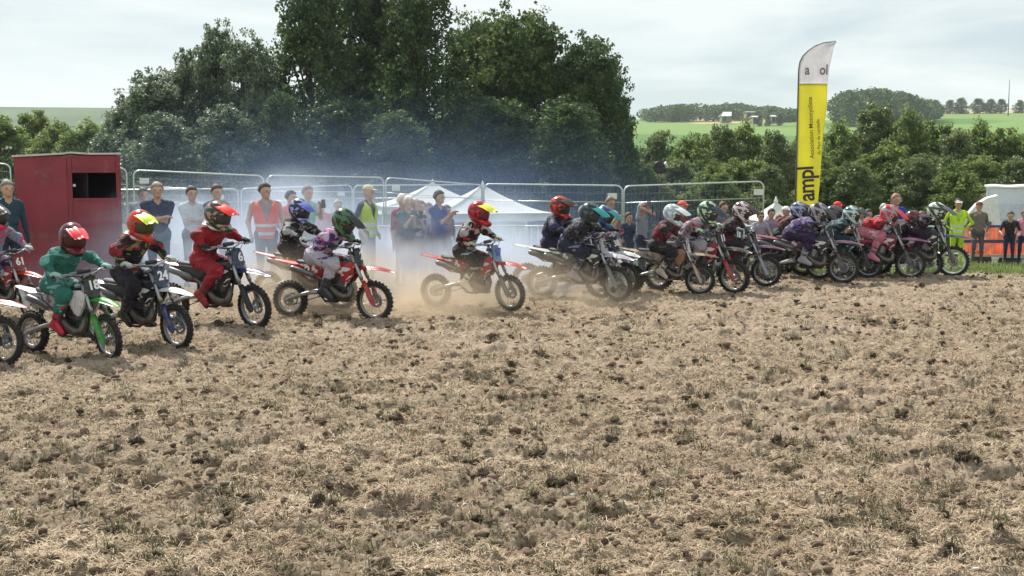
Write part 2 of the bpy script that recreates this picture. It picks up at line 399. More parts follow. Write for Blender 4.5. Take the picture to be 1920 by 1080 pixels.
def build_ground():
    def spread(a, n, lim):        # dense near 0
        t = np.linspace(-1, 1, n); return np.sign(t) * (np.abs(t) * a + (lim - a) * np.abs(t) ** 3.2)
    xs = spread(60, 200, 1500)
    ys = np.concatenate([np.linspace(-60, 0, 10), np.linspace(1.5, 60, 70), 60 + 1240 * np.linspace(0.004, 1, 120) ** 1.6])
    X, Y = np.meshgrid(xs, ys, indexing='ij'); Z = terrain(X, Y)
    Z = Z - .16 * ((Y < TRACK_END - .2) & (Y > -60)) + .05 * (NOI[1](X * .8, Y * .8) - .5) * (Y > TRACK_END)
    n, k = X.shape; V = np.stack([X, Y, Z], -1).reshape(-1, 3)
    I = np.arange(n * k).reshape(n, k); Fq = np.stack([I[:-1, :-1], I[1:, :-1], I[1:, 1:], I[:-1, 1:]], -1).reshape(-1, 4)
    me = mesh_np("ground", V, Fq, [ground_mat()], smooth=True)
    x, y = V[:, 0], V[:, 1]; C = np.zeros((len(V), 4)); C[:, 3] = 1
    grass = np.array((.14, .17, .06)); dirt = np.array((.30, .215, .145)); field = np.array((.16, .25, .07)); lush = np.array((.09, .18, .045)); wheat = np.array((.46, .36, .20)); dull = np.array((.085, .125, .07))
    col = np.where((y < TRACK_END)[:, None], dirt, grass)
    nn = NOI[2](x * .012 + 5, y * .02)
    f = np.where((nn > .55)[:, None], lush, field); col = np.where((y > 140)[:, None], f, col)
    col = np.where(((y > 220) & (x < -60))[:, None], dull * (.75 + .6 * NOI[4](x * .03, y * .012))[:, None], col)
    w = ((y > 610) & (x > 95) & (x < 170)) | ((y > 640) & (x > 215) & (x < 600))
    col = np.where(w[:, None], wheat, col); C[:, :3] = col
    a = me.attributes.new('Col', 'FLOAT_COLOR', 'POINT'); a.data.foreach_set('color', C.ravel())
    tag(link("ground", me), kind='structure', label='gently sloping grass and farmland rising to the hills beyond')
    # worked soil of the start straight, fine relief
    nr, nc = 640, 780
    ys = 3.0 * (TRACK_END / 3.0) ** np.linspace(0, 1, nr); us = np.linspace(-.62, .62, nc)
    Y, U = np.meshgrid(ys, us, indexing='ij'); X = Y * U; Z = track_h(X, Y) + .0
    edge = np.clip(np.minimum.reduce([(Y - 3) / .5, (TRACK_END - Y) / .5, (.62 - np.abs(U)) / .02]), 0, 1)
    Z = Z * sm(edge) - .2 * (1 - sm(edge * 2))
    V = np.stack([X, Y, Z], -1).reshape(-1, 3); I = np.arange(nr * nc).reshape(nr, nc)
    Fq = np.stack([I[:-1, :-1], I[:-1, 1:], I[1:, 1:], I[1:, :-1]], -1).reshape(-1, 4)
    tag(link("dirt_track", mesh_np("dirt_track", V, Fq, [track_mat()], smooth=True)), kind='structure', label='rough tilled brown soil of the start straight with mown straw')
build_ground()

rs = np.random.RandomState(4)
def fan_points(n, y0, y1, umax=.56, p=1.0):
    y = y0 * (y1 / y0) ** (rs.rand(n) ** p); u = (rs.rand(n) * 2 - 1) * umax; return u * y, y
def leaf_rgb_mat(name, cols, rough=.8, trans=.3, nscale=.5, spec=.2, rnd=True):
    """random hue per blade or leaf (island) on a fixed palette, some light passing through"""
    m = bpy.data.materials.new(name); m.use_nodes = True; nt = m.node_tree; b = nt.nodes['Principled BSDF']; L = nt.links.new
    b.inputs['Roughness'].default_value = rough; b.inputs['Specular IOR Level'].default_value = spec
    g = nd(nt, 'ShaderNodeNewGeometry'); r_ = nd(nt, 'ShaderNodeValToRGB'); e = r_.color_ramp.elements
    e[0].color = (*cols[0], 1); e[1].color = (*cols[-1], 1)
    for i, c in enumerate(cols[1:-1]): x = e.new((i + 1) / (len(cols) - 1)); x.color = (*c, 1)
    n = nd(nt, 'ShaderNodeTexNoise', Scale=nscale, Detail=3.0); L(g.outputs['Position'], n.inputs['Vector'])
    ad = nd(nt, 'ShaderNodeMath', operation='MULTIPLY_ADD'); L(n.outputs['Fac'], ad.inputs[0]); ad.inputs[1].default_value = 1.3; ad.inputs[2].default_value = -.65
    a2 = nd(nt, 'ShaderNodeMath', operation='ADD'); L(ad.outputs[0], a2.inputs[0]); L(g.outputs['Random Per Island'], a2.inputs[1]); L(a2.outputs[0], r_.inputs[0])
    L(r_.outputs[0], b.inputs['Base Color'])
    tr = nd(nt, 'ShaderNodeBsdfTranslucent'); L(r_.outputs[0], tr.inputs['Color']); ms = nd(nt, 'ShaderNodeMixShader'); ms.inputs[0].default_value = trans
    L(b.outputs[0], ms.inputs[1]); L(tr.outputs[0], ms.inputs[2]); L(ms.outputs[0], nt.nodes['Material Output'].inputs['Surface'])
    return m
def blades(x, y, z, ln, wd, tilt, az, bend=.3):
    """bent blades, 2 quads each"""
    n = len(x); d = np.stack([np.cos(az) * np.cos(tilt), np.sin(az) * np.cos(tilt), np.sin(tilt)], 1)
    s = np.stack([-np.sin(az), np.cos(az), np.zeros(n)], 1); P = np.stack([x, y, z], 1)
    up = np.array([0, 0, 1.]); a = P; c = P + d * ln[:, None] * .55 + up * (ln * bend * .18)[:, None]; e = P + d * ln[:, None] - up * (ln * bend * .12)[:, None]
    w = wd[:, None] / 2; V = np.stack([a - s * w, a + s * w, c - s * w, c + s * w, e - s * w * .35, e + s * w * .35], 1).reshape(-1, 3)
    o = (np.arange(n) * 6)[:, None]; Fq = np.concatenate([o + np.array([0, 1, 3, 2]), o + np.array([2, 3, 5, 4])])
    return V, Fq
def build_straw():
    n = 560000; x, y = fan_points(n, 4.6, TRACK_END)
    patch = NOI[3](x * .9, y * .9 + 4) + .7 * NOI[4](x * 3.1, y * 4) + .5 * NOI[2](x * 11, y * 13)
    keep = patch + .35 * rs.rand(n) > 1.14; x, y = x[keep], y[keep]; n = len(x)
    z = track_h(x, y) + .004; ln = rs.uniform(.018, .060, n) * rs.choice([1, 1, 1, 1.7], n); wd = rs.uniform(.0018, .0042, n) * (1 + y * .05)
    V, Fq = blades(x, y, z, ln, wd, rs.normal(.05, .17, n), rs.rand(n) * 6.283, .5)
    m = leaf_rgb_mat("dry_straw", [(.22, .15, .10), (.47, .35, .245), (.64, .51, .36), (.41, .335, .21), (.80, .68, .52)], .8, .3, 1.2)
    tag(link("straw", mesh_np("straw", V, Fq, [m])), kind='stuff', label='dry mown grass and straw strewn over the tilled soil', cat='straw')
    # green and dark tufts
    n = 480; tx, ty = fan_points(n, 4.8, TRACK_END); q = 34
    x = (tx[:, None] + rs.normal(0, .035, (n, q))).ravel(); y = (ty[:, None] + rs.normal(0, .03, (n, q))).ravel(); az = rs.rand(n * q) * 6.283
    V, Fq = blades(x, y, track_h(x, y), rs.uniform(.03, .08, n * q), rs.uniform(.003, .006, n * q), rs.uniform(.2, 1.2, n * q), az, 1.)
    m = leaf_rgb_mat("weed_green", [(.045, .045, .028), (.10, .10, .05), (.18, .18, .09)], .7, .3, 2)
    tag(link("weed_tufts", mesh_np("weed_tufts", V, Fq, [m])), kind='stuff', label='small olive tufts of torn up grass in the soil', cat='grass')
def lumps(n, x, y, r, mats, name, label, cat, flat=.6, sink=.3, jag=.35, sub=1):
    base = bpy.data.meshes.new('t'); import bmesh; bm = bmesh.new(); bmesh.ops.create_icosphere(bm, subdivisions=sub, radius=1); B = np.array([v.co[:] for v in bm.verts]); Fb = np.array([[v.index for v in f.verts] for f in bm.faces]); bm.free(); bpy.data.meshes.remove(base)
    k = len(B); J = 1 + jag * (rs.rand(n, k, 1) - .5) * 2; S = np.stack([r * rs.uniform(.8, 1.5, n), r * rs.uniform(.7, 1.1, n), r * flat * rs.uniform(.7, 1.3, n)], 1)
    P = B[None] * J * S[:, None]; a = rs.rand(n) * 6.28; c, s = np.cos(a)[:, None], np.sin(a)[:, None]
    PX = P[..., 0] * c - P[..., 1] * s + x[:, None]; PY = P[..., 0] * s + P[..., 1] * c + y[:, None]; PZ = P[..., 2] + (track_h(x, y) + r * (flat - sink))[:, None]
    V = np.stack([PX, PY, PZ], -1).reshape(-1, 3); Fq = (Fb[None] + (np.arange(n) * k)[:, None, None]).reshape(-1, 3)
    tag(link(name, mesh_np(name, V, Fq, mats)), kind='stuff', label=label, cat=cat)
def build_clods():
    n = 19000; x, y = fan_points(n, 4.8, TRACK_END); r = (.006 + .030 * rs.rand(n) ** 5) * (.75 + y * .03)
    lumps(n, x, y, r, [leaf_rgb_mat("clod_soil", [(.07, .045, .03), (.14, .095, .065), (.27, .195, .14)], .95, 0, 1)], "soil_clods", 'dark crumbly clods of turned soil', 'soil')
    n = 520; x, y = fan_points(n, 4.9, TRACK_END, p=.85); cx = rs.rand(n) < .5; x[1:][cx[1:]] = x[:-1][cx[1:]] + rs.normal(0, .06, cx[1:].sum()); y[1:][cx[1:]] = y[:-1][cx[1:]] + rs.normal(0, .05, cx[1:].sum()); r = rs.uniform(.012, .042, n) * (.8 + y * .02)
    lumps(n, x, y, r, [leaf_rgb_mat("clod_dark", [(.055, .038, .028), (.10, .07, .05), (.19, .135, .095)], .95, 0, 3)], "large_clods", 'large dark torn up clods scattered over the start straight', 'soil', .7, .3, .85, 2)
    q = 26; tx = np.repeat(x, q) + rs.normal(0, .03, n * q); ty = np.repeat(y, q) + rs.normal(0, .025, n * q); k = n * q
    V, Fq = blades(tx, ty, track_h(tx, ty) + .012 + np.repeat(r, q) * rs.rand(k), rs.uniform(.03, .09, k), rs.uniform(.003, .006, k), rs.uniform(-.2, 1.2, k), rs.rand(k) * 6.283, 1.)
    tag(link("clod_grass", mesh_np("clod_grass", V, Fq, [leaf_rgb_mat("root_grass", [(.05, .045, .03), (.11, .10, .05), (.2, .18, .10)], .8, .2, 2)])), kind='stuff', label='roots and grass sticking out of the large clods', cat='grass')
    n = 700; x, y = fan_points(n, 4.8, TRACK_END); r = .005 + .014 * rs.rand(n) ** 2
    lumps(n, x, y, r, [leaf_rgb_mat("flint", [(.35, .3, .25), (.55, .5, .45), (.7, .66, .6)], .7, 0, 1)], "stones", 'pale flint stones lying in the soil', 'stones', .5, .2, .25)
def build_grass():
    n = 70000; y = rs.uniform(TRACK_END - .5, 40, n) ; x = rs.uniform(-.52, .56, n) * y
    keep = NOI[1](x * 1.4, y * 1.4) + .4 * rs.rand(n) > .42; x, y = x[keep], y[keep]; n = len(x)
    V, Fq = blades(x, y, terrain(x, y) - .01, rs.uniform(.05, .16, n) * (.6 + NOI[2](x * 2, y * 2)), rs.uniform(.006, .014, n), rs.uniform(.7, 1.5, n), rs.rand(n) * 6.283, .8)
    m = leaf_rgb_mat("grass_blade", [(.06, .11, .025), (.13, .2, .05), (.22, .27, .08), (.34, .31, .14)], .7, .35, 1.5)
    tag(link("grass", mesh_np("grass", V, Fq, [m])), kind='stuff', label='uneven green grass behind the start line', cat='grass')
build_straw(); build_clods(); build_grass()

# ------------------------------------------------------------------ trees
LEAF = {
    'dark': leaf_rgb_mat("leaf_dark", [(.034, .066, .028), (.055, .098, .038), (.085, .14, .048), (.15, .21, .07)], .5, .42, .6, .25),
    'mid': leaf_rgb_mat("leaf_mid", [(.035, .065, .024), (.065, .11, .035), (.12, .18, .05), (.19, .25, .075)], .5, .45, .6, .25),
    'grey': leaf_rgb_mat("leaf_grey_green", [(.05, .085, .050), (.12, .175, .10), (.21, .27, .16), (.34, .39, .26)], .42, .45, .9, .45),
    'fresh': leaf_rgb_mat("leaf_fresh", [(.095, .150, .048), (.15, .215, .062), (.23, .30, .09), (.33, .38, .13)], .5, .55, .6, .25),
    'olive': leaf_rgb_mat("leaf_olive", [(.08, .125, .05), (.13, .18, .07), (.20, .25, .10), (.28, .32, .14)], .4, .52, .8, .5),
}
BARK = mat("bark", (.055, .045, .035), .9, var=.3, bump=.6, bscale=12)
def leaf_quads(C, sz, seed):
    r = np.random.RandomState(seed); n = len(C); a = r.normal(size=(n, 3)); a[:, 2] *= .55; a /= np.linalg.norm(a, axis=1, keepdims=True)
    t = r.normal(size=(n, 3)); t[:, 2] -= .3; b = np.cross(a, t); b /= np.linalg.norm(b, axis=1, keepdims=True) + 1e-9
    L = sz * r.uniform(.6, 1.35, n)[:, None]; W = L * .36; up = np.cross(a, b) * L * .12
    V = np.stack([C - a * L * .5, C - b * W + up, C + a * L * .5, C + b * W + up], 1).reshape(-1, 3)
    return V, np.arange(n * 4).reshape(n, 4)
def tree_variant(seed, H=10., W=3.2, base=.22, lobes=13, clumps=26, leaves=46, lsz=.21, shape='round', gap=.5):
    """returns crown mesh arrays and trunk MB; H height, W crown half width"""
    r = np.random.RandomState(seed); tr = MB(); lean = r.normal(0, .03, 2)
    def spine(t): return np.array([lean[0] * H * t + .12 * math.sin(t * 5 + seed), lean[1] * H * t + .12 * math.cos(t * 4 + seed), H * t])
    ts = np.linspace(0, .86, 9); tr.tube([spine(t) for t in ts], [H * .021 * (1 - t * .93) + .015 for t in ts], 7)
    C = []
    for i in range(lobes):
        f = (i + .5) / lobes
        t = base + (1 - base) * (f ** .85) * .96
        if shape == 'round': wr = W * math.sin(math.pi * min(1, (t - base) / (1 - base) * .86 + .17)) ** .75
        elif shape == 'col': wr = W * (1 - ((t - base) / (1 - base)) ** 1.7 * .85)
        else: wr = W * (1.0 - .5 * ((t - base) / (1 - base)))
        az = i * 2.399 + r.rand(); rr = wr * r.uniform(.35, .78); lc = spine(min(t, .9)); lc = lc + np.array([math.cos(az) * rr, math.sin(az) * rr, 0]); lc[2] = H * t - .05 * H
        lr = W * r.uniform(.30, .50)
        lc[2] = min(lc[2], H - lr * .8)
        s0 = spine(max(.1, t - .22 - .1 * r.rand())); mid = (s0 + lc) / 2 + np.array([0, 0, -.04 * H * r.rand()]); th = H * .007
        tr.tube([s0, mid, lc], [th, th * .7, th * .3], 5, caps=False)
        for j in range(clumps):
            d = r.normal(size=3); d /= np.linalg.norm(d); d[2] = d[2] * .8 + .12
            cc = lc + d * lr * r.uniform(.45, 1.12); cr_ = W * r.uniform(.07, .15)
            if j % 4 == 0: tr.tube([lc, (lc + cc) / 2 + r.normal(0, .05, 3), cc], [th * .35, th * .22, th * .1], 4, caps=False)
            k = int(leaves * r.uniform(.6, 1.3)); p = r.normal(size=(k, 3)); p *= (r.rand(k, 1) ** .4) / np.linalg.norm(p, axis=1, keepdims=True); C.append(cc + p * cr_ * np.array([1.15, 1.15, .8]))
    C = np.vstack(C); C = C[C[:, 2] > .15]
    return leaf_quads(C, lsz, seed), tr
VAR = {}
def crown_variant(key, kind, **kw):
    (V, Fq), tr = tree_variant(**kw)
    VAR[key] = (mesh_np("crown", V, Fq, [LEAF[kind]]), tr.mesh("trunk", [BARK]), kw.get('H', 10.), kw.get('W', 3.2))
crown_variant('bigA', 'dark', seed=1, H=13, W=4.2, base=.13, lobes=27, clumps=28, leaves=36, lsz=.22)
crown_variant('bigB', 'dark', seed=2, H=13, W=4.2, base=.1, lobes=32, clumps=30, leaves=40, lsz=.22)
crown_variant('bigC', 'mid', seed=3, H=12, W=4.4, base=.1, lobes=34, clumps=32, leaves=42, lsz=.21)
crown_variant('greyA', 'grey', seed=5, H=9, W=2.6, base=.04, lobes=26, clumps=28, leaves=42, lsz=.17, shape='cone')
crown_variant('greyB', 'grey', seed=6, H=9, W=2.9, base=.03, lobes=27, clumps=30, leaves=44, lsz=.17, shape='round')
crown_variant('hedA', 'fresh', seed=7, H=7, W=2.8, base=.02, lobes=23, clumps=28, leaves=42, lsz=.17, shape='round')
crown_variant('hedB', 'olive', seed=8, H=7, W=2.8, base=.02, lobes=23, clumps=28, leaves=42, lsz=.17, shape='round')
crown_variant('hedC', 'fresh', seed=9, H=7, W=2.4, base=.02, lobes=20, clumps=28, leaves=42, lsz=.18, shape='cone')
def tree(var, px, py, d, wpx, name, label, cat, group, seed=0, zoff=0):
    """tree whose top shows at pixel (px, py) when it stands d metres away, wpx pixels wide"""
    cr_, tk, H, W = VAR[var]; p = at_depth(px, py, d); gz = T(p.x, d) - .1 + zoff; s = (p.z - gz) / H; sw = wpx / (F_PX / d) / (2 * W)
    r = random.Random(seed * 7 + int(px)); e = empty(name, (p.x, d, gz), r.uniform(0, 6.28)); e.scale = (sw, sw, s)
    link("crown", cr_, e); link("trunk", tk, e); tag(e, label, cat, group); return e
G1 = 'tall trees in the middle of the picture'; G2 = 'grey green trees behind the red booth'; G3 = 'hedgerow trees on the valley floor'; G4 = 'hedgerow bushes on the left'
for v, px, py, d, w, lab in [
    ('bigA', 585, -60, 57, 230, 'tall open dark tree at the left edge of the high central clump'),
    ('bigB', 690, -120, 60, 270, 'tallest tree of the central clump, its top cut off by the frame'),
    ('bigA', 790, -40, 56, 240, 'dark tall tree beside the tallest, above the white tents'),
    ('bigC', 878, 22, 60, 200, 'rounded tree with sunlit yellow green top above the twin tents'),
    ('bigC', 1000, 14, 57, 270, 'broad dome shaped tree with light green top, centre of the clump'),
    ('bigB', 1098, 72, 55, 210, 'dark spreading tree on the right slope of the central clump'),
    ('bigA', 1148, 108, 58, 140, 'small dark tree ending the central clump beside the fields'),
    ('bigB', 640, 190, 52, 230, 'lower dark tree filling the front of the clump, left half'),
    ('bigA', 935, 180, 52, 250, 'lower dark tree filling the front of the clump, right half'),
    ('bigB', 745, 215, 50, 210, 'lower dark tree right behind the left white tent'),
    ('bigB', 1065, 190, 50, 210, 'low dark tree behind the right end of the fence'),
    ('bigA', 530, 170, 51, 140, 'low dark tree where the grey trees meet the tall clump')]:
    tree(v, px, py, d, w, "broadleaf_tree", lab, 'tree', G1, d)
tree('bigC', 1172, 190, 66, 60, "broadleaf_tree", 'small round tree peeping out behind the right end of the tall clump', 'tree', G1, 3)
for v, px, py, d, w, lab in [
    ('greyB', 232, 185, 57, 140, 'low grey green tree just over the right corner of the red booth'),
    ('greyA', 285, 128, 56, 150, 'grey green tree with ragged top, second from the left in its row'),
    ('greyB', 345, 100, 58, 140, 'grey green tree left of the tallest poplar'),
    ('greyA', 403, 38, 57, 120, 'tallest poplar like grey green tree left of the big clump'),
    ('greyA', 455, 62, 55, 120, 'pointed grey green tree just right of the tallest poplar'),
    ('greyB', 495, 105, 54, 120, 'grey green tree touching the tall dark clump'),
    ('greyB', 300, 215, 51, 170, 'low wide grey green tree in front, behind the first tall fence panel'),
    ('greyB', 430, 200, 51, 170, 'low wide grey green tree in front, left of the orange vest man')]:
    tree(v, px, py, d, w, "grey_green_tree", lab, 'tree', G2, d)
HD = [('hedA', 1195, 262, 74, 110), ('hedB', 1240, 232, 70, 110), ('hedA', 1290, 240, 66, 120), ('hedC', 1310, 228, 72, 90), ('hedB', 1352, 222, 69, 110), ('hedA', 1400, 215, 72, 120),
      ('hedB', 1450, 232, 68, 100), ('hedC', 1500, 238, 71, 100), ('hedA', 1575, 222, 69, 120), ('hedB', 1640, 193, 72, 150), ('hedA', 1705, 200, 70, 120), ('hedC', 1745, 214, 73, 100),
      ('hedB', 1795, 240, 67, 110), ('hedA', 1840, 222, 71, 110), ('hedC', 1890, 230, 69, 110), ('hedA', 1945, 222, 72, 120),
      ('hedA', 1215, 305, 58, 120), ('hedB', 1275, 296, 60, 120), ('hedA', 1335, 300, 57, 120), ('hedC', 1390, 285, 60, 110), ('hedB', 1440, 305, 57, 110), ('hedA', 1545, 290, 58, 120),
      ('hedB', 1600, 300, 56, 120), ('hedA', 1665, 262, 61, 150), ('hedB', 1730, 285, 58, 130), ('hedA', 1790, 300, 56, 120), ('hedC', 1850, 280, 60, 110), ('hedB', 1910, 290, 58, 130)]
where = ['beside the tall dark clump', 'below the distant woods', 'in front of the fields', 'left of the white barn roof', 'under the white barn roof', 'right of the white barn roof', 'left of the yellow flag',
         'directly behind the yellow flag', 'right of the yellow flag', 'highest on the right, under the big distant wood', 'next right of the highest one', 'where the green field shows', 'low among taller ones above the marshal',
         'above the white marquee', 'near the tall mast', 'cut by the right frame edge', 'front row, behind the loudspeaker', 'front row, right of the loudspeaker', 'front row, behind the last fence panel',
         'front row, narrow one behind the fence end', 'front row, over the pale pyramid tent', 'front row, against the flag', 'front row, over the teal rider', 'front row, large one over the red rider',
         'front row, over the blue shirted man', 'front row, over the hi-vis marshal', 'front row, over the marquee corner', 'front row, over the marquee roof']
for (v, px, py, d, w), wh in zip(HD, where):
    k = {'hedA': 'fresh green bushy tree ', 'hedB': 'olive green conical tree ', 'hedC': 'light green slim tree '}[v]
    tree(v, px, py + (20 if px < 1500 and d > 62 else 9), d, w * 1.15, "hedgerow_tree", k + wh, 'tree', G3, d)
for v, px, py, d, w, lab in [('hedA', 5, 222, 70, 170, 'yellow green bush at the left frame edge above the booth'), ('hedC', 58, 205, 74, 90, 'sparse light bush whose twigs rise over the left skyline'),
                             ('hedA', 110, 232, 68, 170, 'fresh green bush above the middle of the red booth'), ('hedA', 165, 230, 66, 150, 'fresh green bush above the hatch of the red booth'), ('hedB', 205, 240, 60, 120, 'olive bush over the right corner of the red booth')]:
    tree(v, px, py, d, w, "hedgerow_bush", lab, 'bush', G4, d)
# distant woods: one mass each
def wood(name, px0, px1, tops, d, depth, label, n=9000, kind='dark', lsz=1.5):
    r = np.random.RandomState(int(px0)); C = []
    k = max(6, int((px1 - px0) / 9))
    for i in range(k * 3):
        f = r.rand(); px = px0 + (px1 - px0) * f; ty = np.interp(f, np.linspace(0, 1, len(tops)), tops) + r.uniform(-1, 5)
        dd = d + r.rand() * depth; p = at_depth(px, ty, dd); gz = T(p.x, dd); hh = max(2., p.z - gz); rad = r.uniform(3.2, 5.5)
        m = n // (k * 3); q = r.normal(size=(m, 3)); q /= np.linalg.norm(q, axis=1, keepdims=True); q[:, 2] = q[:, 2]
        c = np.stack([p.x + q[:, 0] * rad, dd + q[:, 1] * rad, gz + hh * .55 + q[:, 2] * hh * .45], 1); C.append(c + r.normal(0, .35, c.shape))
    V, Fq = leaf_quads(np.vstack(C), lsz, 3); tag(link(name, mesh_np(name, V, Fq, [LEAF[kind]])), label, 'wood', None, 'stuff')
wood("distant_wood", 1205, 1460, [206, 198, 196, 196, 194, 199, 202], 640, 50, 'long dark wood on the ridge behind the barn', 15000)
wood("distant_wood", 1552, 1752, [188, 172, 168, 167, 172, 184, 190], 520, 60, 'big dark wood on the ridge right of the flag', 15000)
wood("distant_hedge", 1462, 1490, [206, 204], 600, 20, 'small clump of trees left of the flag on the ridge', 1800)
FT = [(1783, 187, 28), (1803, 184, 34), (1835, 184, 34), (1858, 186, 30), (1878, 185, 26), (1912, 188, 24), (1425, 214, 14), (1440, 212, 14), (1462, 212, 16)]
for i, (px, py, w) in enumerate(FT):
    lab = ['first', 'second', 'third', 'fourth', 'fifth', 'sixth'][i] + ' round tree from the left on the ridge near the mast' if i < 6 else ['small round tree right of the barn', 'small round tree between barn and flag', 'small round tree nearest the flag on the ridge'][i - 6]
    tree('hedB' if i % 2 else 'bigA', px, py, 640 if i < 6 else 560, w, "distant_tree", lab, 'tree', 'single trees on the far ridge', i, -.5)
# ------------------------------------------------------------------ booth, fences, tents, flag, barn, mast
STEEL = mat("galvanised_steel", (.62, .64, .66), .38, .7, .1, dirt=.15)
CONC = mat("concrete", (.38, .36, .33), .9, var=.2, bump=.4)
WHITEP = mat("white_paint", (.74, .75, .76), .5, var=.05, dirt=.1)
BLACKP = mat("black_plastic", (.02, .02, .022), .5)
CANVAS = mat("tent_canvas", (.82, .82, .80), .7, var=.04, trans=.35, bump=.15, bscale=5)
def booth():
    a = at_depth(25, 290, 19.42); b = at_depth(225, 290, 20.0); ang = math.atan2(b.y - a.y, b.x - a.x); W = math.hypot(b.x - a.x, b.y - a.y); H = a.z; D = 1.9
    red = mat("booth_red_paint", (.24, .026, .04), .5, var=.28, vscale=1.7, dirt=.22, bump=.15, bscale=8)
    drk = mat("booth_inside", (.035, .02, .025), .8)
    e = empty("booth", (a.x, a.y, 0), ang); tag(e, 'dark red wooden start booth with an open black hatch', 'booth')
    hx0, hx1 = W * (132 - 25) / 200, W * (216 - 25) / 200; hz1 = H - (322 - 290) / 108; hz0 = H - (368 - 290) / 108; t = .035; xm = W * .49
    def panel(x0, x1, z0, z1, name='panel', y=0): return MB().bbox(((x0 + x1) / 2, y + t / 2, (z0 + z1) / 2), (x1 - x0 - .003, t, z1 - z0 - .003), .004).build(name, red, e)
    panel(0, xm, .02, H - .02); panel(xm, hx0, .02, H - .005, y=-.006); panel(hx0, hx1, hz1, H - .005, y=-.006); panel(hx0, hx1, .02, hz0, y=-.006); panel(hx1, W, .02, H - .005, y=-.006)
    MB().bbox((.02, D / 2, H / 2), (.04, D - .1, H - .06), .004).build("side_wall", red, e); MB().bbox((W - .02, D / 2, H / 2), (.04, D - .1, H - .06), .004).build("side_wall", red, e)
    MB().bbox((W / 2, D, H / 2), (W, .04, H - .06), .004).build("back_wall", drk, e)
    MB().box((W / 2, D / 2, hz0 - .25), (W - .1, D - .12, .03)).build("counter", drk, e)
    roof = mat("booth_roof_sunlit_edge", (.62, .55, .52), .6, dirt=.2)  # pale colour paints in the sunlit line along the booth's top edge
    P = [[(x, y, z + .0) for x, z in ((-.03, H - .01), (W * .45, H + .035), (W * .53, H + .055), (W * .7, H + .035), (W + .02, H + .04))] for y in (-.04, D + .05)]
    MB().grid(P, smooth=False, th=-.03).build("roof", roof, e)
    fr = MB(); 
    for x0, x1, z0, z1 in ((hx0 - .03, hx1 + .03, hz1, hz1 + .03), (hx0 - .03, hx1 + .03, hz0 - .03, hz0), (hx0 - .03, hx0, hz0, hz1), (hx1, hx1 + .03, hz0, hz1)):
        fr.box(((x0 + x1) / 2, -.018, (z0 + z1) / 2), (x1 - x0, .02, z1 - z0))
    fr.build("hatch_frame", red, e)
    MB().bbox((hx0 + .03, .0, (hz0 + hz1) / 2), (.05, .05, .05), .01).build("hatch_latch", STEEL, e)
    MB().bbox((hx0 + .10, .34, (hz0 + hz1) / 2), (.02, .6, hz1 - hz0), .004, rot=(0, 0, .5)).build("hatch_door", drk, e)
booth()

def fence_panel(p0, p1, label, sign=None, posts=True):
    a, b = at_depth(*p0), at_depth(*p1); L = math.hypot(b.x - a.x, b.y - a.y); ang = math.atan2(b.y - a.y, b.x - a.x); H = 2.0
    e = empty("fence_panel", (a.x, a.y, 0), ang); tag(e, label, 'fence panel', 'steel mesh fence panels')
    za, zb = a.z, b.z; ga, gb = T(a.x, a.y) - .03, T(b.x, b.y) - .03; r = .021; k = .16
    zt = lambda x: za + (zb - za) * x / L
    pts = [(0, 0, ga)] + [(0, 0, za - k)] + [(k * (1 - math.cos(t)), 0, zt(k) - k + k * math.sin(t)) for t in np.linspace(.3, 1.57, 5)] + \
          [(L - k * (1 - math.sin(t)), 0, zt(L - k) - k + k * math.cos(t)) for t in np.linspace(0, 1.3, 5)] + [(L, 0, zb - k), (L, 0, gb)]
    MB().tube(pts, r, 8).build("frame", STEEL, e)
    MB().tube([(0, 0, za - H + .12), (L, 0, zb - H + .12)], .017, 6).build("bottom_rail", STEEL, e)
    MB().tube([(0, 0, za - .42), (L, 0, zb - .42)], .009, 5).build("mid_rail", STEEL, e)
    w = MB(); n = int(L / .1)
    for i in range(1, n): x = L * i / n; w.tube([(x, 0, zt(x) - H + .12), (x, 0, zt(x) - .01 - (.05 if i in (1, n - 1) else 0))], .0011, 3, caps=False)
    for j in range(1, 8): z = -H + .12 + j * .24; w.tube([(.01, 0, za + z), (L - .01, 0, zb + z)], .0011, 3, caps=False)
    m = w.build("wire_mesh", STEEL, e); m['kind'] = 'stuff'
    for x, g in ((0, ga), (L, gb)): MB().bbox((x, 0, g + .06), (.22, .62, .14), .02).build("foot_block", CONC, e)
    if sign is not None:
        f = MB().bbox((sign * L, -.03, zt(sign * L) - .27), (.24, .01, .15), .003).build("sign_plate", WHITEP, e)
for p0, p1, lab, sg in [
    ((-130, 300, 31), (19, 308, 31.5), 'tall fence panel left of the red booth', None), ((176, 312, 31.2), (237, 316, 31.4), 'fence panel mostly hidden behind the red booth', None),
    ((250, 319, 31.3), (494, 330, 32.2), 'tall fence panel just right of the red booth', .08), ((501, 329, 32), (719, 333, 33.6), 'tall fence panel behind the orange vest man', None),
    ((723, 333, 33.2), (903, 347, 34.5), 'tall fence panel before the left white tent', .1), ((907, 345, 30.5), (1167, 348, 29.8), 'fence panel before the right white tent', .93),
    ((1170, 349, 29.8), (1432, 340, 30.2), 'last fence panel at the right end before green bushes', .96),
    ((190, 356, 38), (446, 354, 38.3), 'lower rear fence panel behind the white shirted man', .87), ((452, 354, 38.3), (660, 347, 38.8), 'lower rear fence panel between the orange vest and yellow vest', .9), ((663, 348, 38.8), (905, 346, 39.5), 'lower rear fence panel crossing the left tent', None)]:
    fence_panel(p0, p1, lab, sg)

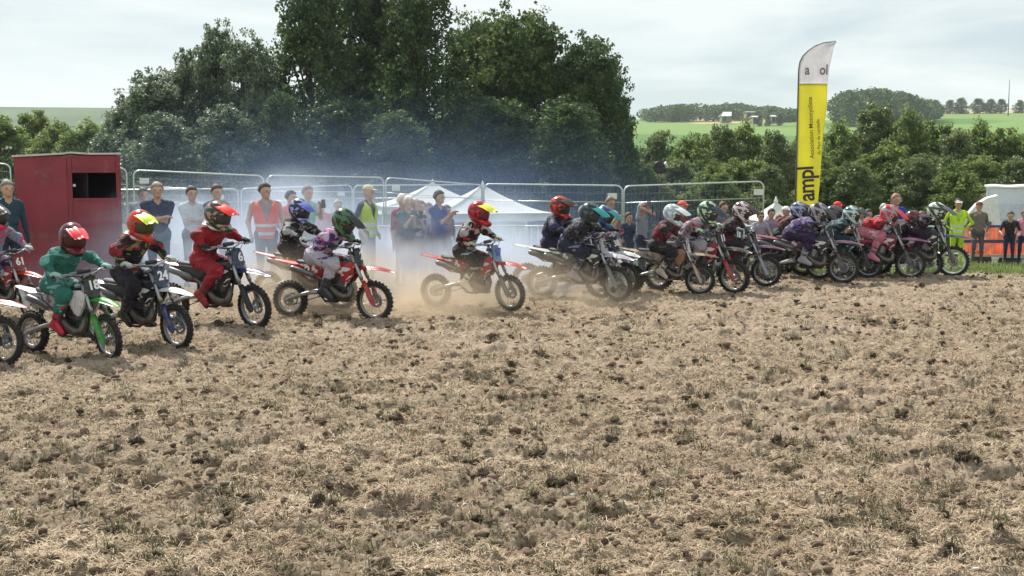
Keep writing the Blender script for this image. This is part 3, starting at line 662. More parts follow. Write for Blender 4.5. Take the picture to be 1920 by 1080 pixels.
def tent(cx, top, eave, wpx, d, label, name="peak_tent", walls=False, leg=2.0):
    p = at_depth(cx, top, d); S = F_PX / d; hw = wpx / S / 2; ze = at_depth(cx, eave, d).z; g = T(p.x, d)
    e = empty(name, (p.x, d, 0), R(12)); tag(e, label, 'tent', 'white event tents'); hw2 = hw / (math.cos(R(12)) + math.sin(R(12))) 
    n = 9; P = []
    for i in range(n + 1):
        f = i / n; r_ = hw2 * f; h = ze + (p.z - ze) * ((1 - f) ** 1.55); ring = []
        for k in range(33):
            q = k / 32 * 4; s_ = int(q) % 4; t = (q % 1) * 2 - 1
            x, y = [(t, -1), (1, t), (-t, 1), (-1, -t)][s_]; sag = -.05 * math.sin(math.pi * f) * (1 - t * t)
            ring.append((x * r_ + (.02 if i == 0 else 0) * x, y * r_, h + sag))
        P.append(ring)
    MB().grid(P, th=.01).build("canopy", CANVAS, e)
    vb = []
    for z in (ze, ze - .28): vb.append([(x * hw2 * 1.004, y * hw2 * 1.004, z + (.0 if z == ze else .03 * math.sin(k * 1.9))) for k, (x, y) in enumerate([( [(t, -1), (1, t), (-t, 1), (-1, -t)][int(q) % 4]) for q in np.linspace(0, 3.9999, 49) for t in [(q % 1) * 2 - 1]])])
    MB().grid(vb, th=.006).build("valance", CANVAS, e)
    MB().lathe([(.05, p.z - .06), (.06, p.z + .02), (.03, p.z + .08), (.012, p.z + .14)], 10, axis='Z').build("finial", WHITEP, e)
    for sx in (-1, 1):
        for sy in (-1, 1): MB().tube([(sx * hw2 * .98, sy * hw2 * .98, g - .1), (sx * hw2 * .98, sy * hw2 * .98, ze)], .03, 8).build("leg", STEEL, e)
    if walls: MB().grid([[(x, hw2 * .97, z) for x in np.linspace(-hw2 * .97, hw2 * .97, 12)] for z in (g, ze - .05)], th=.005).build("back_wall", CANVAS, e)
tent(811, 342, 384, 250, 44, 'white peaked tent behind the group of children, left of the pair', walls=True)
tent(905, 346, 396, 262, 42, 'white peaked tent right of the pair, above the red and yellow helmet', walls=True)
tent(1455, 378, 412, 120, 33, 'small pale pyramid tent left of the yellow flag')

def marquee():
    d = 38; a = at_depth(1849, 347, d); S = F_PX / d; W = 5.6; g = T(a.x, d); H = a.z - g
    e = empty("exhibition_trailer", (a.x, d, g), R(-21)); tag(e, 'large white boxy exhibition trailer at the right frame edge', 'trailer')
    wh = mat("trailer_panel", (.62, .66, .72), .4, var=.04, dirt=.05)
    for i in range(4):
        MB().bbox((.04 + 1.32 * i + .65, 0, H * .60), (1.30, .05, H * .76), .01).build("panel", wh, e)
        MB().bbox((.04 + 1.32 * i + .65, -.02, H * .33), (1.28, .05, H * .30), .01).build("lower_panel", wh, e)
        MB().bbox((.04 + 1.32 * i + .65, -.045, H * .70), (1.0, .03, .5), .01).build("window_shutter", mat("shutter_grey", (.5, .54, .6), .5), e)
    MB().box((W / 2, 1.2, H * .55), (W - .1, 2.3, H * .82)).build("body", wh, e)
    MB().grid([[(x, y, H * .985 + .012 * math.sin(x * 7) + (.05 if 0 < y < 2 else 0)) for x in np.linspace(-.03, W, 40)] for y in (-.07, .6, 1.4, 2.4)], th=-.04).build("roof", CANVAS, e)
    for x in (.04, 1.36, 2.68): MB().bbox((x, -.05, H * .55), (.05, .06, H * .84), .01).build("corner_post", STEEL, e)
    for x in (.8, 3.6): MB().lathe([(.05, -.06), (.34, -.07), (.36, -.02), (.36, .12), (.05, .12)], 20, (x, .1, .36)).build("wheel", BLACKP, e)
    # low white car-like canopy beside it
    d = 35.5; a = at_depth(1800, 400, d); g = T(a.x, d); p = at_depth(1835, 366, d); H = p.z - g; L = .95
    e = empty("caravan", (a.x + .1, d, g), R(-20)); tag(e, 'low rounded white caravan behind the hi-vis marshal', 'caravan')
    poly = [(0, .35), (0, H * .62), (.12, H * .74), (.35, H * .87), (.65, H * .96), (L, H), (L + .1, H * .6), (L + .1, .35)]
    MB().plate(poly, 0, 1.7, smooth=False).build("body", mat("caravan_white", (.75, .76, .76), .35), e)
    MB().bbox((.6, -.02, H * .60), (.4, .03, .24), .02).build("window", mat("caravan_window", (.10, .12, .14), .12), e)
    MB().lathe([(.04, -.03), (.27, -.04), (.30, 0), (.30, .14), (.04, .14)], 20, (.55, .0, .3)).build("wheel", BLACKP, e)
    MB().tube([(-.9, .8, .42), (0, .6, .45)], .04, 6).build("tow_bar", STEEL, e)
marquee()

def net_barrier():
    org = mat("orange_mesh", (.98, .34, .15), .7, var=.3, vscale=5, trans=.5); pk = mat("pink_mesh", (.98, .28, .34), .7, var=.3, vscale=4, trans=.5)
    d = 32; a = at_depth(1800, 424, d); e = empty("mesh_barrier", (a.x, d, 0), R(-3)); tag(e, 'orange plastic mesh barrier with blue bands at the right edge', 'barrier')
    W = 3.3; g = at_depth(1800, 479, d).z - .1; zt_ = a.z; H = zt_ - g - .1; nn_ = 150
    for nm, m, x0, x1, z0, z1 in (("orange_strip", org, 0, 1.4, .53, .98), ("pink_strip", pk, 1.4, W, .53, .98), ("orange_strip", org, 0, 2.3, .04, .44), ("pink_strip", pk, 2.3, W, .04, .44)):
        s = MB(); x = x0
        while x < x1:
            w = rs.uniform(.012, .034); s.box((x + w / 2, rs.uniform(-.012, .012), g + .1 + H * (z0 + z1) / 2), (w, .004, H * (z1 - z0)), rot=(0, 0, rs.uniform(-.5, .5))); x += w + rs.uniform(.002, .009)
        o = s.build(nm, m, e); o['kind'] = 'stuff'
    blue = mat("blue_band", (.07, .11, .22), .6)
    for z, h in ((1.0, .07), (.485, .085)): MB().bbox((W / 2, -.02, g + .1 + H * z), (W, .03, h), .008).build("band", blue, e)
    MB().bbox((W / 2, -.02, g + .1), (W, .05, .06), .01).build("ground_rail", mat("pale_plank", (.62, .5, .36), .8), e)
    for x in (.02, 1.2, 2.35): MB().tube([(x, .04, g - .1), (x, .04, zt_ + .04)], .02, 6).build("post", STEEL, e)
    MB().tube([(2.05, -.25, g - .1), (2.05, -.25, zt_ - .1)], .022, 8).build("marker_post", WHITEP, e)
net_barrier()
def ped_barrier(px, py, d, label, n=16, W=2.2):
    a = at_depth(px, py, d); g = T(a.x, d); e = empty("crowd_barrier", (a.x, d, 0), R(4)); tag(e, label, 'barrier', 'grey crowd barriers'); H = a.z - g
    MB().tube([(0, 0, g - .02), (0, 0, a.z - .06), (.06, 0, a.z), (W - .06, 0, a.z), (W, 0, a.z - .06), (W, 0, g - .02)], .019, 8).build("frame", STEEL, e)
    MB().tube([(0, 0, g + .16), (W, 0, g + .16)], .016, 6).build("bottom_rail", STEEL, e)
    for i in range(1, n): MB().tube([(W * i / n, 0, g + .16), (W * i / n, 0, a.z)], .008, 5).build("bar", STEEL, e)
ped_barrier(1372, 424, 25.5, 'grey crowd barrier with upright bars left of the purple rider'); ped_barrier(1590, 425, 25.8, 'grey crowd barrier behind the teal and red riders')
ped_barrier(560, 425, 25, 'grey crowd barrier in the smoke right of the orange vest man'); ped_barrier(800, 424, 25.6, 'grey crowd barrier in the smoke before the left white tent'); ped_barrier(962, 424, 25.8, 'grey crowd barrier in the smoke left of the orange helmet')

def flag():
    d = 28.5; b = at_depth(1489, 480, d); g = T(b.x, d); z = lambda py: at_depth(1489, py, d).z
    S = F_PX / d; X = lambda px: (px - 1489) / S
    e = empty("feather_flag", (b.x, d, 0)); tag(e, 'tall yellow feather flag with white top and black lettering', 'flag')
    zt_ = z(77); pts = [(0, 0, g)] + [(X(1489), 0, z(y)) for y in (300, 130)] + [(X(x), 0, z(y)) for x, y in ((1491, 116), (1496, 105), (1505, 95), (1518, 86), (1534, 80), (1556, 77))]
    MB().tube(pts, [.026, .022, .016, .014, .013, .011, .010, .009, .008], 8).build("pole", mat("flag_pole", (.10, .11, .10), .4), e)
    MB().bbox((0, 0, g + .04), (.6, .6, .06), .01).build("base", BLACKP, e)
    # cloth outline: left edge along the pole, right edge
    LE = lambda py: np.interp(py, [77, 80, 86, 95, 105, 116, 130, 385], [1556, 1534, 1518, 1505, 1496, 1491, 1489.5, 1490])
    RE = lambda py: np.interp(py, [77, 90, 130, 157, 200, 260, 330, 385], [1557, 1552, 1545, 1543, 1544, 1538, 1533, 1529])
    def wave(u, py): return .05 * math.sin(u * 4.2 + py * .018) * u + .025 * math.sin(u * 9 - py * .03) * u
    ys = list(np.linspace(77.5, 157, 18)) + list(np.linspace(157, 388, 40)); V = []; nU = 11
    for py in ys:
        a, c = LE(py), RE(py); V.append([(X(a + (c - a) * u), -.01 + wave(u, py), z(py)) for u in np.linspace(0, 1, nU)])
    wm = mat("flag_white", (.85, .83, .86), .7, trans=.5, var=.06, bump=.2, bscale=6); ym = mat("flag_yellow", (.86, .81, .12), .65, trans=.5, var=.08, vscale=1.5, bump=.2, bscale=6)
    MB().grid(V[:18], th=.002).build("cloth_top", wm, e); MB().grid(V[18:], th=.002).build("cloth_main", ym, e)
    ink = mat("flag_ink", (.045, .035, .04), .7); ink2 = mat("flag_ink_olive", (.09, .075, .02), .7); gry = mat("flag_grey_ink", (.2, .19, .2), .7)
    def bars(name, rects, m, y=-.07):
        s = MB()
        for x0, x1, y0, y1 in rects: s.box((X((x0 + x1) / 2), y, (z(y0) + z(y1)) / 2), ((x1 - x0) / S, .004, abs(z(y0) - z(y1))), rot=(0, R(2.5), 0))
        s.build(name, m, e)
    # big block word read from the bottom up, letters lying on their side: a m p l
    def word_rects(x0, x1, y0, y1, s=1):
        w = x1 - x0; h = (y1 - y0); f = lambda a, b, c, d_: (x0 + w * a, x0 + w * b, y0 + h * c, y0 + h * d_)
        return [f(0, 1, 0, .075), f(.0, 1, .115, .20), f(0, 1, .275, .355), f(0, .2, .2, .275), f(.8, 1, .2, .275),
                f(0, 1, .385, .455), f(.0, 1, .52, .585), f(.0, 1, .65, .72), f(0, .2, .455, .52), f(0, .2, .585, .65),
                f(0, .3, .76, .83), f(.42, 1, .76, .83), f(.0, 1, .93, 1.), f(0, .18, .83, .93), f(.42, .56, .83, .93), f(.86, 1, .83, .93)]
    def txt(s, px, py, size, m, rz=0):
        c = bpy.data.curves.new("lettering", 'FONT'); c.body = s; c.size = size; c.offset = size * .012; c.extrude = .001; c.materials.append(m)
        o = link("lettering", c, e, (X(px), -.085, z(py)), (R(90), R(-90 - 3.5), 0)); return o
    big = txt("ampl", 1521.5, 376, .50, ink); big.data.offset = .010; big.data.space_character = .92; big.scale = (.94, 1.14, 1); big.location.y = -.13
    for w, px, sz in (("a", 1499, .33), ("ol", 1526, .33)):
        o = txt(w, px, 140, sz, gry); o.rotation_euler = (R(90), 0, 0); o.scale = (.8, 1, 1); o.data.offset = .008; o.location.y = -.09
    txt("Association Motocycliste", 1520, 297, .145, ink2); txt("du Pays de Lamballe", 1532, 290, .105, ink2)
flag()

def horn():
    p = at_depth(1240, 314, 33); g = T(p.x, 33); e = empty("loudspeaker", (p.x, 33, 0)); tag(e, 'black and white horn loudspeaker on a thin pole above the fence', 'loudspeaker')
    MB().tube([(0, .1, g - .1), (0, .1, p.z)], .018, 6).build("pole", BLACKP, e)
    MB().lathe([(.04, -.10), (.15, -.16), (.175, -.14), (.16, -.10), (.07, .06), (.05, .16)], 20, (-.08, 0, p.z)).build("horn", BLACKP, e)
    MB().lathe([(.02, 0), (.03, .03), (.10, .17), (.105, .18), (.09, .18), (.02, .04)], 16, (0, 0, 0), 'X').xf(Matrix.Translation((.0, -.02, p.z)) @ Matrix.Rotation(R(-28), 4, 'Y')).build("white_horn", WHITEP, e)
    MB().bbox((.05, 0, p.z - .1), (.2, .1, .14), .02).build("bracket", BLACKP, e)
horn()
def far_things():
    d = 600; p = at_depth(1893, 150, d); e = empty("mast", (p.x, d, T(p.x, d))); tag(e, 'thin dark mast rising from the green field on the right', 'mast')
    h = p.z - T(p.x, d); MB().tube([(0, 0, 0), (0, 0, h)], [.32, .15], 6).build("pole", mat("mast_grey", (.12, .12, .12), .6), e); MB().tube([(-.0, 0, h), (0, 0, h + 1.2)], .08, 4).build("antenna", STEEL, e)
    def shed(px, py0, py1, wpx, d, roofc, label, skew=.35):
        a = at_depth(px - wpx / 2, py1, d); S = F_PX / d; W = wpx / S; H = (py1 - py0) / S
        e = empty("far_building", (a.x, d, a.z), 0); tag(e, label, 'barn', 'farm buildings on the far ridge')
        MB().box((W / 2, 4.3, -1.0), (W * .9, 7, 2.6)).build("wall", mat("far_wall", (.24, .20, .16), .9), e)
        k = W * skew; MB().grid([[(-.3, -.4, 1.0), (W * .9, -.4, 1.0)], [(-.3 + k, 4, 1 + H * .8), (W + .3, 4, 1 + H * .8)]], smooth=False, th=-.2).build("roof", mat("far_roof", roofc, .35), e)
        MB().grid([[(-.3 + k, 4.1, 1 + H * .8), (W + .3, 4.1, 1 + H * .8)], [(-.3, 8.4, 1.0), (W * .9, 8.4, 1.0)]], smooth=False, th=-.2).build("roof", mat("far_roof", roofc, .35), e)
        MB().box((W * .3, -.05, -.4), (1.4, .1, 2.2)).build("door", BLACKP, e)
    shed(1363, 211, 221, 20, 600, (.8, .83, .86), 'small barn with bright white sloping roof below the wood')
    shed(1408, 211, 214, 18, 610, (.20, .22, .24), 'grey roofed barn right of the bright white roof', .1)
    shed(1418, 220, 223, 12, 560, (.75, .78, .8), 'pale low shed between two small ridge trees', .1); shed(1452, 219, 222, 9, 560, (.75, .78, .8), 'tiny pale shed nearest the flag', .1)
far_things()
# ------------------------------------------------------------------ motocross bikes (x forward, z up, y to the rider's left)
RUB = mat("tyre_rubber", (.018, .017, .017), .85, var=.2, dirt=.22, dirtcol=(.16, .12, .085)); ALU = mat("aluminium", (.36, .36, .36), .36, .85, .1, dirt=.15)
DARKM = mat("engine_black", (.035, .035, .038), .5, .3, .15, dirt=.3); RIMM = mat("rim_metal", (.30, .30, .30), .45, .75, .05, dirt=.15); SEATM = mat("seat_vinyl", (.02, .02, .022), .65)
PIPE = mat("pipe_steel", (.11, .095, .08), .38, .7, .3, dirt=.35); SILM = mat("silencer_dark", (.16, .16, .17), .35, .7, .2, dirt=.3); SWM = mat("swingarm_alloy", (.36, .36, .37), .4, .8, .15, dirt=.3); CHN = mat("chain_steel", (.2, .17, .13), .5, .8)
FA, RA = (.57, 0, .25), (-.57, 0, .235)
HEAD_T, HEAD_B = Vector((.292, 0, .83)), Vector((.352, 0, .68)); AX = (HEAD_T - HEAD_B).normalized()
def arc_pts(c, r, a0, a1, n, y=0): return [(c[0] + r * math.cos(a), y, c[2] + r * math.sin(a)) for a in np.linspace(a0, a1, n)]
_bm = {}
def part_mesh(key, fn):
    if key not in _bm: _bm[key] = fn()
    return _bm[key]
def tyre(Rr, tr):
    b = MB(); rc = Rr - tr - .006; prof = [(rc + tr * math.cos(a) * (1 if math.cos(a) > 0 else .75), tr * 1.02 * math.sin(a)) for a in np.linspace(0, 2 * math.pi, 14, endpoint=False)]
    b.lathe(prof, 44, closed=True); n = 30
    for i in range(n):
        a = 2 * math.pi * i / n
        for (off, dr, w, sh) in ((-.0, .004, .026, 0), (-.72, -.006, .016, .5), (.72, -.006, .016, .5)):
            aa = a + sh * 2 * math.pi / n; rr = rc + tr * math.cos(off * .95) + dr
            P = MB(); P.box((0, 0, 0), (.020, w, .019)); M = Matrix.Rotation(-aa + math.pi / 2, 4, 'Y') @ Matrix.Translation((0, math.sin(off) * tr, rr)) @ Matrix.Rotation(-off * .8, 4, 'X')
            P.xf(M); b.add(P.V[0], P.Q, 0, False)
    return b
def rimb(Rr): return MB().lathe([(Rr, -.022), (Rr + .006, -.024), (Rr - .004, -.012), (Rr - .010, 0), (Rr - .004, .012), (Rr + .006, .024), (Rr, .022), (Rr - .016, .012), (Rr - .020, 0), (Rr - .016, -.012)], 40, closed=True)
def spokes(Rr, n=28):
    b = MB()
    for i in range(n):
        a = 2 * math.pi * i / n; s = 1 if i % 2 else -1; a2 = a + (.42 if (i // 2) % 2 else -.42)
        b.tube([(.028 * math.cos(a2), s * .026, .028 * math.sin(a2)), ((Rr - .012) * math.cos(a), s * .004, (Rr - .012) * math.sin(a))], .0024, 4, caps=False)
    return b
def disc(y, r=.085):
    b = MB().lathe([(r * .62, y), (r, y), (r, y + .004), (r * .62, y + .004)], 28, closed=True)
    for i in range(5): a = i * 1.2566; b.tube([(.02 * math.cos(a), y + .002, .02 * math.sin(a)), (r * .66 * math.cos(a), y + .002, r * .66 * math.sin(a))], .005, 4)
    return b
def hub(): return MB().lathe([(.012, -.06), (.02, -.05), (.034, -.032), (.034, -.024), (.018, -.015), (.018, .015), (.034, .024), (.034, .032), (.02, .05), (.012, .06)], 16)
def wheel(name, c, Rr, tr, parent, rimm, front):
    w = link(name, part_mesh(('hub', front), lambda: hub().mesh("hub", [ALU])), parent, c)
    rr = Rr - tr * 2 - .004 + .012
    for nm, key, m, fn in (("tyre", 't', RUB, lambda: tyre(Rr, tr)), ("rim", 'r', rimm, lambda: rimb(rr)), ("spokes", 's', RIMM, lambda: spokes(rr)), ("brake_disc", 'd', ALU, lambda: disc(.045 if front else -.05, .085 if front else .075))):
        me = part_mesh((key, front, m.name), lambda: fn().mesh(nm, [m])); o = link(nm, me, w)
        if nm == "spokes": o['kind'] = 'stuff'
    return w
def m_frame():
    b = MB(); r = .014
    for s in (-1, 1):
        b.tube([(.31, s * .02, .74), (.16, s * .07, .66), (-.02, s * .085, .60), (-.13, s * .08, .48), (-.14, s * .075, .34)], .017, 7)
        b.tube([(.33, s * .015, .70), (.25, s * .05, .50), (.20, s * .065, .30), (.10, s * .07, .235), (-.06, s * .075, .24), (-.14, s * .075, .34)], r, 7)
        b.tube([(-.05, s * .07, .62), (-.30, s * .055, .655), (-.45, s * .05, .67)], .011, 6); b.tube([(-.13, s * .07, .48), (-.32, s * .06, .61), (-.40, s * .055, .655)], .010, 6)
    b.tube([HEAD_B, HEAD_T], .027, 12); return b
def m_engine():
    b = MB(); b.bbox((.06, 0, .33), (.27, .13, .16), .03).bbox((-.06, 0, .36), (.14, .12, .12), .03)
    b.lathe([(.01, -.103), (.055, -.10), (.078, -.09), (.082, -.06), (.082, .0)], 24, (.03, 0, .335)); b.lathe([(.01, .10), (.05, .10), (.072, .085), (.075, .0)], 20, (.10, 0, .32))
    b.bbox((.19, -.0, .255), (.14, .10, .05), .02); b.tube([(-.14, -.09, .3), (-.02, -.115, .29)], .01, 6); return b
def m_cyl():
    b = MB(); M = Matrix.Translation((.12, 0, .47)) @ Matrix.Rotation(R(12), 4, 'Y')
    c = MB()
    for i in range(7): c.bbox((0, 0, -.06 + i * .021), (.13 - .006 * abs(3 - i) * .3, .125, .009), .003)
    c.bbox((0, 0, .0), (.095, .09, .16), .02); c.lathe([(.03, .085), (.035, .105), (.015, .13)], 12, axis='Z'); c.xf(M); 
    b.V, b.Q, b.M, b.S, b.n = c.V, c.Q, c.M, c.S, c.n; return b
def m_pipe():
    return MB().tube([(.20, 0, .50), (.27, -.05, .46), (.295, -.075, .39), (.275, -.095, .315), (.21, -.115, .30), (.12, -.128, .345), (.04, -.13, .42), (-.04, -.125, .49), (-.12, -.12, .535), (-.2, -.115, .56)], [.018, .026, .037, .045, .047, .043, .034, .026, .020, .017], 12)
def m_silencer(): return MB().tube([(-.17, -.118, .545), (-.2, -.12, .56), (-.21, -.12, .565), (-.46, -.13, .635), (-.48, -.13, .64), (-.50, -.13, .645)], [.018, .03, .034, .034, .030, .016], 12, flat=1.1)
def m_swing():
    b = MB()
    for s in (-1, 1): b.tube([(-.13, s * .06, .345), (-.25, s * .075, .34), (-.45, s * .075, .29), (-.61, s * .075, .23)], [.028, .027, .022, .018], 8, flat=1.0)
    b.bbox((-.24, 0, .34), (.08, .13, .045), .012); b.tube([(-.57, -.1, .235), (-.57, .1, .235)], .010, 8); return b
def m_chain():
    b = MB(); b.lathe([(.06, .052), (.078, .052), (.078, .056), (.06, .056)], 26, (-.57, 0, .235), closed=True); b.tube([(-.57, .054, .312), (-.1, .05, .365)], .006, 5, flat=.6); b.tube([(-.57, .054, .158), (-.1, .05, .31)], .006, 5)
    for i in range(5): a = i * 1.2566; b.tube([(-.57 + .02 * math.cos(a), .054, .235 + .02 * math.sin(a)), (-.57 + .066 * math.cos(a), .054, .235 + .066 * math.sin(a))], .005, 4)
    return b
def m_seat():
    P = []
    for x, z, w in ((.20, .735, .035), (.12, .725, .055), (0, .702, .068), (-.15, .698, .072), (-.30, .705, .070), (-.42, .712, .055), (-.47, .712, .03)):
        P.append([(x, y * w, z + .028 * (1 - abs(y) ** 2.5) - .045 * (abs(y) > .99)) for y in (1, .99, .8, .4, 0, -.4, -.8, -.99, -1)])
    return MB().grid(P, th=.03)
def m_tank():
    P = []
    for x, z, w, h in ((.255, .70, .03, .05), (.22, .72, .07, .08), (.14, .715, .09, .11), (.05, .685, .082, .10), (-.02, .66, .06, .06)):
        P.append([(x, w * math.cos(a), z - .05 + h * .62 * math.sin(a)) for a in np.linspace(-.3, math.pi + .3, 12)])
    return MB().grid(P, th=.015).lathe([(.03, .0), (.032, .03), (.01, .036)], 12, (.13, 0, .76), 'Z')
def m_shroud(s): return MB().plate([(.36, .70), (.30, .745), (.16, .735), (.02, .69), (-.06, .62), (.06, .61), (.15, .57), (.20, .49), (.26, .47), (.33, .57)], s * .085, s * .118, bulge=.022, smooth=False)
def m_side(s): return MB().plate([(-.08, .67), (-.03, .60), (-.14, .50), (-.28, .51), (-.44, .60), (-.50, .685), (-.30, .69)], s * .085, s * .108, bulge=.008)
def m_rfender():
    P = []
    for x, z, w, d in ((-.24, .68, .06, .02), (-.38, .70, .075, .03), (-.50, .715, .08, .028), (-.62, .73, .075, .02), (-.74, .742, .055, .012), (-.80, .745, .025, .006)):
        P.append([(x, y * w, z - d * abs(y) ** 3) for y in (1, .8, .4, 0, -.4, -.8, -1)])
    return MB().grid(P, th=.006)
def m_ffender():
    P = []
    for x, z, w, d in ((.22, .60, .045, .02), (.31, .64, .06, .028), (.41, .665, .07, .03), (.54, .678, .068, .035), (.68, .665, .058, .03), (.80, .635, .042, .018), (.87, .61, .018, .006)):
        P.append([(x, y * w, z - d * abs(y) ** 3) for y in (1, .8, .4, 0, -.4, -.8, -1)])
    return MB().grid(P, th=.006)
def m_leg(s):
    top = Vector((.285, s * .078, .87)); ax = Vector(FA); bot = Vector((ax.x, s * .078, ax.z)); d = (bot - top)
    P = lambda t, fo=0: top + d * t + Vector((.0, 0, 0))
    return MB().tube([P(0), P(.46), P(.47), P(.55)], [.022, .022, .024, .024], 12, m=0).tube([P(.54), P(.82)], .017, 10, m=1).tube([P(.80), P(.84), P(.97), P(1.03)], [.023, .026, .026, .018], 12, m=0)
def m_guard(s):
    top = Vector((.285, s * .078, .87)); bot = Vector((FA[0], s * .078, FA[2])); d = bot - top; n = Vector((d.z, 0, -d.x)).normalized() * -1; P = []
    for t, w in ((.60, .030), (.72, .036), (.86, .036), (1.0, .040), (1.08, .02)):
        c = top + d * t; P.append([c + n * (math.cos(a) * w) * 1.0 + Vector((0, s * math.sin(a) * w * .9, 0)) for a in np.linspace(-.9, 1.6, 7)])
    return MB().grid(P, th=.005)
def m_clamp():
    b = MB()
    for t in (.0, .13): 
        c = HEAD_T - AX * t + Vector((.0, 0, .0)); b.bbox((c.x + .005, 0, c.z + .01), (.07, .20, .025), .008, rot=(0, R(-22), 0))
    for s in (-1, 1): b.tube([(.285, s * .04, .84), (.265, s * .045, .90)], .016, 8)
    return b
def m_bar():
    return MB().tube([(.20, -.34, .925), (.215, -.20, .93), (.245, -.11, .91), (.262, -.05, .895), (.262, .05, .895), (.245, .11, .91), (.215, .20, .93), (.20, .34, .925)], .0115, 8).tube([(.228, -.16, .938), (.228, .16, .938)], .008, 6)
def m_plate():
    P = []; 
    for t, w in ((0, .055), (.06, .082), (.12, .088), (.19, .080), (.235, .05)):
        c = Vector((.372, 0, .905)) + Vector((.055, 0, -.235)).normalized() * t
        P.append([(c.x - .035 * abs(y) ** 2.2, y * w, c.z - (.01 * abs(y) if t < .01 else 0)) for y in (-1, -.8, -.5, -.2, .2, .5, .8, 1)])
    return MB().grid(P, th=.005)
def text_obj(s, size, m, parent, loc, rot, name="number"):
    c = bpy.data.curves.new("number", 'FONT'); c.body = s; c.size = size; c.align_x = 'CENTER'; c.align_y = 'CENTER'; c.offset = size * .035; c.extrude = .0006; c.space_character = .95; c.resolution_u = 3; c.materials.append(m)
    return link(name, c, parent, loc, rot)
WHT = mat("plastic_white", (.58, .57, .57), .45, var=.1, dirt=.4)
def plastic(name, c, d=.3): return mat(name, tuple(v * .68 for v in c), .32, 0, .06, dirt=d, coat=.3)
def D(name, c):      # plastic with printed graphics
    lum = sum(c) / 3; B = (.62, .62, .62) if lum < .35 else (.16, .15, .16)
    return gear(name, tuple(v * .66 for v in c), B, .30, .33, (.03, .03, .035), 8.0)
def m_hoses():
    b = MB()
    b.tube([(.255, -.22, .915), (.34, -.13, .93), (.385, -.09, .86), (.36, -.095, .70), (.42, -.10, .55), (.50, -.095, .40), (.55, -.07, .30)], .0045, 5)
    b.tube([(.255, .22, .915), (.36, .10, .95), (.38, .03, .88), (.30, .05, .74), (.18, .09, .60), (.10, .09, .46)], .004, 5)
    b.tube([(.25, -.20, .92), (.33, -.05, .90), (.28, -.03, .78), (.1, -.06, .62), (.0, -.05, .50)], .004, 5); return b
def m_carb():
    b = MB().lathe([(.02, -.06), (.034, -.05), (.034, .02), (.028, .05)], 12, (-.005, 0, .49), 'X'); b.bbox((-.01, 0, .45), (.05, .06, .06), .01)
    b.bbox((-.19, 0, .60), (.16, .12, .16), .03); b.tube([(-.02, -.11, .36), (.03, -.135, .42), (.06, -.15, .50), (.09, -.165, .505)], .008, 6); b.tube([(-.08, -.12, .30), (-.02, -.14, .255), (.05, -.14, .25)], .006, 5)
    for i in range(6): b.box((.12 + .018 * i - .06, -.062, .40), (.008, .02, .06))
    return b
